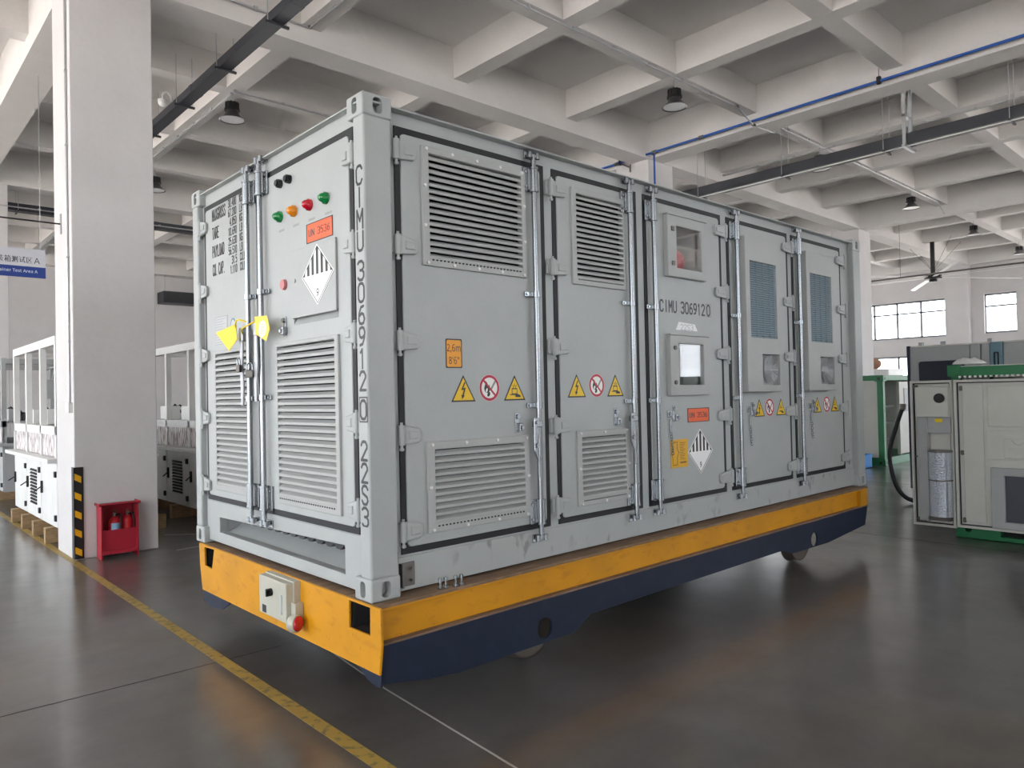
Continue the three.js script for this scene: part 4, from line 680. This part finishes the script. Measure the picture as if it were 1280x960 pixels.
// ================================================================= AT THE RIGHT: CABINETS, MACHINES
{
  const t = thing('equipment_cabinet', 'cream equipment cabinet on a green frame with its doors open, at the right edge', 'cabinet', [6.9, 0, 0.58]);
  const L = 2.4, D = 1.3;   // local: x into the cabinet, z to the right
  mesh('base_frame', ext(rect(0, 0.006, L, 0.2), 0, 0.1, 0.004, [rect(0.42, 0.05, 0.62, 0.13, true), disc(0.12, 0.1, 0.03, true), rect(0.45, 0.15, 0.6, 0.18, true)]).rotateY(-Math.PI / 2).translate(0.1, 0, 0), M.green, t);
  mesh('base_cross', [span(0.1, D, 0.006, 0.2, 0, 0.1), span(0.1, D, 0.006, 0.2, L - 0.1, L), span(D - 0.1, D, 0.006, 0.2, 0.1, L - 0.1)], M.green, t);
  mesh('base_pocket', span(0.12, 0.14, 0.03, 0.19, 0.1, 0.8), M.cavity, t);
  mesh('top_frame', [span(0.0, 0.1, 1.73, 1.83, -0.01, L), span(0.1, D, 1.73, 1.83, 0, 0.1), span(0.1, D, 1.73, 1.83, L - 0.1, L), span(-0.02, 0.02, 1.73, 1.85, -0.03, 0.09), cyl(0.035, 0.02, 'x', -0.02, 1.79, 0.05, 14)], M.green, t);
  mesh('corner_post', [span(0.02, 0.1, 0.2, 1.73, 0.0, 0.08), span(D - 0.08, D, 0.2, 1.73, 0, 0.08), span(0.02, 0.1, 0.2, 1.73, L - 0.08, L), span(D - 0.08, D, 0.2, 1.73, L - 0.08, L)], M.green, t);
  mesh('side_panel', [span(0.1, D - 0.08, 0.2, 1.73, 0.02, 0.05), span(D - 0.05, D - 0.02, 0.2, 1.73, 0.08, L - 0.08)], M.cream, t); mesh('roof_panel', span(0.02, D, 1.826, 1.84, 0.02, L), M.cream, t);
  mesh('seal_blocks', Array.from({ length: 26 }, (_, k) => bx(0.02, 0.022, 0.024, -0.012, 1.722, 0.09 + k * 0.048)), M.white, t);
  // right leaf
  const r = new THREE.Group(); r.name = 'door'; t.add(r); r.userData.label = 'right door leaf with a dark filter and pressed panels';
  const leaf = (g, z0, z1, y0, y1, x) => { mesh('door_panel', span(x, x + 0.03, y0 + 0.01, y1 - 0.01, z0 + 0.01, z1 - 0.01), M.cream, g); mesh('door_rim', ext(rect(z0, y0, z1, y1), 0, 0.05, 0.003, [rect(z0 + 0.026, y0 + 0.026, z1 - 0.026, y1 - 0.026, true)]).rotateY(-Math.PI / 2).translate(x + 0.012, 0, 0), M.cream, g); mesh('door_gasket', ext(rect(z0 + 0.026, y0 + 0.026, z1 - 0.026, y1 - 0.026), 0, 0.02, 0, [rect(z0 + 0.036, y0 + 0.036, z1 - 0.036, y1 - 0.036, true)]).rotateY(-Math.PI / 2).translate(x + 0.002, 0, 0), M.rubber, g); };
  leaf(r, 0.055, 1.5, 0.13, 1.69, -0.09);
  mesh('pressed_panel', [span(-0.112, -0.09, 0.2, 1.64, 0.13, 0.32, 0.006), span(-0.108, -0.09, 1.2, 1.62, 0.36, 1.4, 0.006), span(-0.105, -0.09, 0.86, 1.16, 0.34, 1.4, 0.006), span(-0.118, -0.1, 0.88, 1.08, 0.5, 1.2, 0.006), span(-0.125, -0.1, 0.955, 0.985, 0.54, 0.9, 0.004), new THREE.TorusGeometry(0.05, 0.006, 6, 16, Math.PI).rotateX(Math.PI).rotateY(Math.PI / 2).translate(-0.12, 1.07, 0.62)], M.cream, r);
  mesh('door_latch', [[0.12, 1.6], [0.12, 0.92], [0.12, 0.21]].map(([z, y]) => bx(0.03, 0.05, 0.03, -0.105, y, z, 0.006)), M.darkSteel, r);
  const fx = mesh('filter_frame', ext(rect(0.38, 0.16, 1.42, 0.78), 0, 0.06, 0.004, [rect(0.5, 0.23, 1.36, 0.7, true)]).rotateY(-Math.PI / 2).translate(-0.09, 0, 0), M.greyMachine, r); mesh('filter_mesh', span(-0.115, -0.1, 0.23, 0.7, 0.5, 1.36), M.navy, fx);
  // left leaf, swung open beyond the frame, with the cooling unit on its inside
  const l = new THREE.Group(); l.name = 'door'; t.add(l); l.userData.label = 'left door leaf carrying an insulated cooling unit';
  leaf(l, -0.385, 0.035, 0.11, 1.69, -0.06);
  mesh('upper_housing', [span(-0.2, -0.06, 1.3, 1.62, -0.3, 0.02, 0.006)], M.cream, l); mesh('round_port', [cyl(0.052, 0.02, 'x', -0.205, 1.5, -0.06, 20).scale(1, 1, 1)], M.black, l);
  mesh('lower_housing', [span(-0.16, -0.06, 0.17, 1.3, -0.3, -0.2, 0.006), span(-0.14, -0.06, 1.12, 1.3, -0.2, 0.02, 0.004)], M.greyMachine, l);
  mesh('insulation', new THREE.CylinderGeometry(0.1, 0.1, 0.7, 28, 1).scale(1, 1, 1.12).translate(-0.13, 0.58, -0.09), M.foil, l); mesh('insulation_band', cyl(0.117, 0.012, 'y', -0.13, 0.62, -0.09, 28), M.darkSteel, l); mesh('insulation_band', cyl(0.118, 0.02, 'y', -0.13, 0.93, -0.09, 28), M.darkSteel, l); mesh('bottom_ledge', span(-0.2, -0.06, 0.19, 0.225, -0.2, 0.01), M.darkSteel, l);
  mesh('yellow_sticker', bx(0.002, 0.04, 0.07, -0.141, 1.26, -0.09), M.tag, l); mesh('latch_plate', [bx(0.03, 0.05, 0.09, -0.09, 0.17, -0.3, 0.004), bx(0.03, 0.05, 0.05, -0.09, 1.62, -0.33, 0.004), bx(0.05, 0.012, 0.09, -0.1, 0.86, -0.3, 0.003)], M.darkSteel, l);
}
{
  const pts = []; for (let k = 0; k < 26; k++) pts.push(k);
  const g = new THREE.SphereGeometry(0.125, 36, 20), p = g.attributes.position;
  for (let i = 0; i < p.count; i++) { const x = p.getX(i), y = p.getY(i), z = p.getZ(i), n = fbm(x * 9, z * 9 + y * 7, 3); p.setXYZ(i, x * 0.75 + 0.02 * n, Math.max(0, y) * (0.45 + 0.5 * n) + 0.004, z * 1.25 + 0.03 * n); }
  g.computeVertexNormals();
  const t = thing('cleaning_cloth', 'crumpled white cloth lying on the green frame of the cream cabinet', 'cloth', [6.98, 1.856, 0.73]); mesh('crumpled_fabric', g, M.cloth, t);
}
{
  const t = thing('machining_centre', 'large grey machine with a teal stripe behind the cream cabinet', 'machine', [9.2, 0, -0.62]);
  const L = 4.2, D = 2.2, H = 2.2;
  mesh('enclosure', [span(0.02, D, 0.12, H, 0.0, L, 0.02), span(0.1, D - 0.1, 0, 0.12, 0.1, L - 0.1)], M.cream, t); for (const [a, b, x] of [[0.02, 0.765, -0.03], [0.775, 0.885, -0.06], [0.895, 0.995, -0.03], [1.145, 2.6, -0.03], [2.61, L - 0.02, -0.03]]) mesh('upper_panel', span(x, 0.05, 0.2, H - 0.02, a, b, 0.01), M.greyMachine, t);
  mesh('teal_stripe', span(-0.045, 0.04, 0.3, H - 0.01, 1.0, 1.14, 0.006), M.teal, t); mesh('stripe_handle', ext(rrect(1.045, 1.86, 1.1, 2.06, 0.02), 0, 0.03, 0.003, [rrect(1.058, 1.875, 1.087, 2.045, 0.01, true)]).rotateY(-Math.PI / 2).translate(-0.045, 0, 0), M.black, t);
  mesh('viewing_window', ext(rrect(0.14, 1.3, 0.7, 1.975, 0.04), 0, 0.03, 0.004).rotateY(-Math.PI / 2).translate(-0.026, 0, 0), M.navy, t);
  mesh('roof_hooks', [0.14, 0.42, 0.98].map((z) => bx(0.06, 0.05, 0.06, 0.06, H + 0.02, z, 0.01)), M.greyMachine, t); mesh('edge_strip', span(-0.035, 0.0, 0.2, H, -0.02, 0.02), M.navy, t);
  const h = thing('flexible_hose', 'thick black hose drooping to the floor at the left end of the grey machine', 'hose', [9.08, 0, -0.7]);
  mesh('hose_tube', tube([[0, 1.35, 0.02], [-0.02, 1.1, -0.06], [-0.04, 0.7, -0.16], [-0.04, 0.35, -0.12], [-0.02, 0.16, -0.05], [0.0, 0.07, 0.03], [0.02, 0.032, 0.12]], 0.03, 40, 12), M.black, h); mesh('hose_coupling', cyl(0.04, 0.08, 'y', 0, 1.35, 0.02, 14), M.darkSteel, h);
}
{
  const t = thing('open_container', 'small green framed container with a cream panel, standing beyond the grey machine', 'container', [13.9, 0, -2.75]);
  const L = 2.6, D = 2.2, H = 1.88;   // x to the right and away, z to the left and away (negative)
  mesh('base_frame', [span(0, L, 0.0, 0.17, -0.12, 0, 0.008), span(0, 0.12, 0.0, 0.17, -D, -0.12, 0.008), span(L - 0.12, L, 0, 0.17, -D, -0.12, 0.008), span(0.12, L - 0.12, 0.1, 0.17, -D, -0.12)], M.green, t);
  mesh('top_frame', [span(0, L, H - 0.11, H, -0.1, 0, 0.008), span(0, 0.1, H - 0.11, H, -D, -0.1, 0.008), span(L - 0.1, L, H - 0.11, H, -D, -0.1, 0.008), span(0, L, H - 0.11, H, -D, -D + 0.1, 0.008)], M.green, t);
  for (const [x, z] of [[0, 0], [L - 0.12, 0], [0, -D + 0.12], [L - 0.12, -D + 0.12]]) mesh('corner_post', span(x, x + 0.12, 0.17, H - 0.11, z - 0.12, z, 0.01), M.green, t);
  for (const y of [0, H - 0.13]) mesh('corner_fitting', [span(-0.02, 0.16, y, y + 0.13, -0.16, 0.02, 0.01)], M.green, t);
  for (const y of [0.06, H - 0.07]) mesh('fitting_hole', [cyl(0.03, 0.012, 'x', -0.018, y, -0.07, 14), cyl(0.03, 0.012, 'z', 0.07, y, 0.018, 14)], M.black, t);
  mesh('end_panel', span(0.02, 0.05, 0.17, H - 0.11, -D + 0.12, -0.12), M.cream, t); mesh('rear_panel', [span(0.05, L - 0.05, 0.17, H - 0.11, -D + 0.05, -D + 0.08), span(L - 0.05, L - 0.02, 0.17, H - 0.1, -D + 0.1, -0.1), span(0.02, L - 0.02, H - 0.03, H - 0.01, -D + 0.02, -0.02)], M.cream, t);
  mesh('inner_rack', [span(0.2, 0.9, 1.3, H - 0.16, -0.9, -0.3, 0.01)], M.black, t); mesh('rack_shelf', [0.5, 0.85, 1.2].map((y) => span(0.15, 1.1, y, y + 0.04, -1.2, -0.2)), M.greyMachine, t); mesh('rack_unit', [span(0.2, 0.8, 0.54, 0.75, -1.1, -0.4, 0.01), span(0.2, 0.8, 0.2, 0.42, -1.1, -0.4, 0.01)], M.darkSteel, t);
  const d = mesh('open_door', span(0.72, 0.78, 0.2, H - 0.14, 0.0, 0.06), M.cream, t); mesh('door_leaf', span(0.75, 1.5, 0.2, H - 0.14, -0.02, 0.03, 0.008), M.cream, d); mesh('door_grille', span(1.05, 1.35, 1.1, 1.6, 0.03, 0.045), M.greyMachine, d);
  const b = thing('storage_bin', 'small bright blue bin on the floor beside the green framed container', 'bin', [13.35, 0, -3.02]);
  mesh('bin_shell', [span(-0.2, 0.2, 0, 0.02, -0.15, 0.15), span(-0.2, -0.18, 0, 0.26, -0.15, 0.15), span(0.18, 0.2, 0, 0.26, -0.15, 0.15), span(-0.18, 0.18, 0, 0.26, -0.15, -0.13), span(-0.18, 0.18, 0, 0.26, 0.13, 0.15)], M.blueBin, b); mesh('bin_rim', ext(rect(-0.22, -0.17, 0.22, 0.17), 0, 0.025, 0, [rect(-0.18, -0.13, 0.18, 0.13, true)]).rotateX(-Math.PI / 2).translate(0, 0.25, 0), M.blueBin, b);
  const k = thing('covered_crate', 'low pale crate with a brown lump on top, far beyond the green framed container', 'crate', [22, 0, -6.6]);
  mesh('crate_body', span(0, 1.2, 0, 2.2, -1, 1, 0.02), M.white, k); mesh('brown_sack', new THREE.SphereGeometry(0.4, 20, 12).scale(0.8, 0.55, 1).translate(0.5, 2.38, 0.2), std({ color: S(170, 130, 108), roughness: 0.9 }), k);
}

// ================================================================= OVERHEAD
{ // high bay lamps, unlit
  const lamp = thing('high_bay_lamp', '', 'lamp', [0, 0, 0], 'bell lamps under the coffer crossings');
  mesh('driver_housing', [cyl(0.085, 0.1, 'y', 0, 0.225, 0, 20), ...Array.from({ length: 12 }, (_, k) => bx(0.012, 0.12, 0.03, 0.098, 0.215, 0).rotateY(k * Math.PI / 6)), cyl(0.116, 0.03, 'y', 0, 0.16, 0, 20)], M.black, lamp);
  mesh('reflector', new THREE.LatheGeometry([[0.085, 0.16], [0.095, 0.12], [0.12, 0.075], [0.17, 0.025], [0.2, 0.0], [0.194, 0.0], [0.164, 0.028], [0.114, 0.076], [0.088, 0.12], [0.08, 0.155]].map((p) => new THREE.Vector2(...p)), 36), M.reflector, lamp);
  mesh('lens', cyl(0.175, 0.006, 'y', 0, 0.012, 0, 28), M.lens, lamp); mesh('hook', [new THREE.TorusGeometry(0.03, 0.006, 6, 14).translate(0, 0.3, 0), cyl(0.005, 0.12, 'y', 0, 0.38, 0, 8)], M.galv, lamp);
  const at = [[0, 1, 'left, above the container roof near the black tray'], [0.058, 2, 'half hidden behind the near white column'], [1, 0, 'above the middle of the container roof'], [2, 0, 'behind the long black tray at right'], [3, 0, 'right of the long black tray'], [4, 0, 'second from the right edge'], [5, 0, 'cut by the right edge']];
  at.forEach(([i, j, where], k) => {
    const p = [2.64 + 5.025 * i, 6.06, -3.38 - 4.8 * j], l = `grey bell-shaped ceiling lamp ${where}`;
    if (k) copyOf(lamp, l, p); else { lamp.position.set(...p); lamp.userData.label = l; }
  });
}
function trayRun(name, label, axis, c, y, a0, a1, w, h, hang, step, skip = []) {
  const t = thing(name, label, 'cable tray', axis === 'z' ? [c, y, 0] : [0, y, c]);
  const B = (u0, u1, v0, v1, s0, s1, r) => (axis === 'z' ? span(u0, u1, v0, v1, s0, s1, r) : span(s0, s1, v0, v1, u0, u1, r));
  mesh('tray_body', [B(-w / 2, w / 2, 0, 0.004, a0, a1), B(-w / 2, -w / 2 + 0.004, 0, h, a0, a1), B(w / 2 - 0.004, w / 2, 0, h, a0, a1), B(-w / 2, w / 2, h - 0.004, h, a0, a1)], M.tray, t);
  const n = Math.floor((a1 - a0) / step);
  for (let k = 0; k <= n; k++) {
    const s = a0 + 0.35 + k * step; if (s > a1) break;
    for (const u of [-w / 2 - 0.03, w / 2 + 0.03]) mesh('hanger', axis === 'z' ? bar([u, -0.03, s], [u, hang, s], 0.006, 6) : bar([s, -0.03, u], [s, hang, u], 0.006, 6), M.galv, t); mesh('cross_bar', B(-w / 2 - 0.06, w / 2 + 0.06, -0.03, -0.002, s - 0.015, s + 0.015), name === 'lighting_track' ? M.galv : M.tray, t);
    if (k % 2) mesh('joint_sleeve', B(-w / 2 - 0.004, w / 2 + 0.004, -0.001, h + 0.004, s + 0.4, s + 0.5), M.tray, t);
  }
  return t;
}
trayRun('cable_tray', 'dark grey cable tray hung on rods above the near column, running away at upper left', 'z', 1.7, 5.87, -15.4, 5.5, 0.16, 0.11, 0.7, 1.5);
const rt = trayRun('cable_tray', 'long dark grey cable tray hung on white rods at upper right', 'z', 10.75, 5.5, -14, 5.5, 0.22, 0.18, 1.45, 1.75);
mesh('edge_cable', [span(-0.12, -0.108, -0.035, -0.02, -14, 5.5)], M.white, rt); mesh('down_leg', span(-0.1, 0.1, -0.8, 0, -5.72, -5.6), M.tray, rt);
mesh('channel_support', [span(-0.16, -0.12, -0.04, 1.25, -1.1, -1.05), span(0.12, 0.16, -0.04, 1.25, -1.1, -1.05), span(-0.16, 0.16, 0.45, 0.49, -1.1, -1.05), span(-0.2, 0.3, -0.045, -0.005, -1.1, -1.05)], M.galv, rt);
trayRun('cable_tray', 'dark grey cable tray crossing far back behind the near column', 'x', -15.9, 5.9, -9, 20, 0.24, 0.16, 0.7, 2.4);
{ // dome camera on the left tray
  const t = thing('dome_camera', 'small white dome camera on a curved arm beside the upper left tray', 'camera', [1.47, 5.9, -7.75]);
  mesh('camera_dome', new THREE.SphereGeometry(0.06, 20, 14).scale(1, 0.85, 1).translate(0, 0, 0), M.white, t); mesh('camera_cap', cyl(0.066, 0.03, 'y', 0, 0.03, 0, 20), M.white, t); mesh('curved_arm', tube([[0, 0.04, 0], [0.01, 0.13, 0], [0.06, 0.16, 0], [0.11, 0.12, 0], [0.12, 0.05, 0]], 0.018), M.white, t);
}
// thin metal conduits under the coffer beams
function conduit(label, pts, r = 0.014) {
  const p0 = pts[0], t = thing('ceiling_conduit', label, 'conduit', p0), rel = pts.map((p) => p.map((v, k) => v - p0[k]));
  mesh('conduit_tube', rel.slice(1).map((p, k) => bar(rel[k], p, r)), M.galv, t); const clips = [];
  rel.slice(1).forEach((p, k) => { const a = new THREE.Vector3(...rel[k]), b = new THREE.Vector3(...p), n = Math.max(1, Math.round(a.distanceTo(b) / 0.8)); for (let q = 0; q <= n; q++) { const c = a.clone().lerp(b, q / n); clips.push(bx(r * 3.6, r * 2.2, r * 3.6, c.x, c.y + r * 0.6, c.z)); } });
  mesh('conduit_clip', clips, M.galv, t); return t;
}
conduit('thin conduit under the coffer beam leading to the lamp above the container roof', [[0.3, 6.478, -3.3], [9.4, 6.478, -3.3], [9.85, 6.25, -3.25], [10.42, 6.24, -3.2]]);
conduit('thin conduit running on from the long right tray past three lamps', [[10.42, 6.478, -3.3], [19.4, 6.478, -3.3], [19.92, 6.25, -3.3]]);
conduit('thin conduit running away under the beam above the left lamp', [[2.64, 6.476, -8.2], [2.64, 6.476, -24.5]]);
conduit('thin conduit running right from the left lamp behind the container', [[2.64, 6.476, -8.06], [9.8, 6.476, -8.06]]);
conduit('thin conduit along the main beam at top left', [[0.4, 6.48, -5.5], [2.6, 6.48, -5.5], [2.6, 6.478, -3.5]]);
conduit('thin conduit crossing behind the long right tray', [[12.6, 6.42, -5.5], [12.6, 6.42, 3.5]]);
conduit('thin dark conduit near the back behind the near column', [[-2, 5.7, -14.6], [9, 5.7, -14.6]]);
{
  const t = thing('blue_pipe', 'long thin blue pipe along the ceiling beam with a drop at the column', 'pipe', [9.83, 6.33, 0]);
  mesh('pipe_run', cyl(0.022, 17, 'z', 0, 0, -0.8, 12), M.bluePipe, t); mesh('pipe_drop', [bar([0.12, 0, -5.45], [0.12, -4.8, -5.45], 0.02), bar([0, 0, -5.45], [0.12, 0, -5.45], 0.02)], M.bluePipe, t);
  mesh('pipe_coupling', [-6.3, -4.3, -5.35].map((z) => cyl(0.034, 0.09, 'z', 0, 0, z, 12)), M.darkSteel, t); mesh('pipe_valve', [[-1.15], [-6.2]].map(([z]) => bx(0.06, 0.12, 0.06, 0, 0.01, z, 0.01)), M.black, t); mesh('valve_hanger', bar([0, 0.05, -1.15], [0, 0.2, -1.15], 0.005), M.black, t);
  mesh('valve_lever', [bar([0, -0.02, -6.2], [-0.02, -0.16, -5.95], 0.016), bx(0.03, 0.16, 0.03, -0.02, -0.18, -5.94, 0.006)], M.darkSteel, t);
}
{ // large ceiling fan
  const t = thing('ceiling_fan', 'very large long-bladed ceiling fan on a black pole at right', 'ceiling fan', [25.3, 5.3, -5.3]);
  mesh('pole', cyl(0.07, 1.2, 'y', 0, 0.62, 0, 14), M.black, t); mesh('motor_hub', [cyl(0.26, 0.12, 'y', 0, 0, 0, 24), cyl(0.12, 0.2, 'y', 0, -0.05, 0, 20)], M.black, t);
  for (let k = 0; k < 6; k++) { const b = mesh('blade', ext(poly([[0.24, -0.07], [3.5, -0.08], [3.55, -0.02], [3.5, 0.08], [0.24, 0.07]]), 0, 0.02, 0.004).rotateX(-Math.PI / 2).rotateX(0.16), M.white, t); b.rotation.y = 0.5 + k * Math.PI / 3; }
  mesh('stay_wire', [0, 1, 2, 3].map((k) => bar([0.05, 0.2, 0], [1.0 * Math.cos(k * 1.57 + 0.7), 1.2, 1.0 * Math.sin(k * 1.57 + 0.7)], 0.006, 5)), M.darkSteel, t);
  const p = thing('sprinkler_pipe', 'thin dark pipe crossing above the large ceiling fan', 'pipe', [21.5, 4.9, 0]); mesh('pipe_run', cyl(0.025, 26, 'z', 0, 0, -6, 10), M.darkSteel, p); mesh('pipe_hanger', [-18, -14.5, -9, -5, -1, 3].map((z) => bar([0, 0, z], [0, 1.62, z], 0.006, 5)), M.darkSteel, p);
}
scene.traverse((o) => { if (o.isMesh && o.material === M.glass) o.castShadow = false; });
renderer.render(scene, camera);
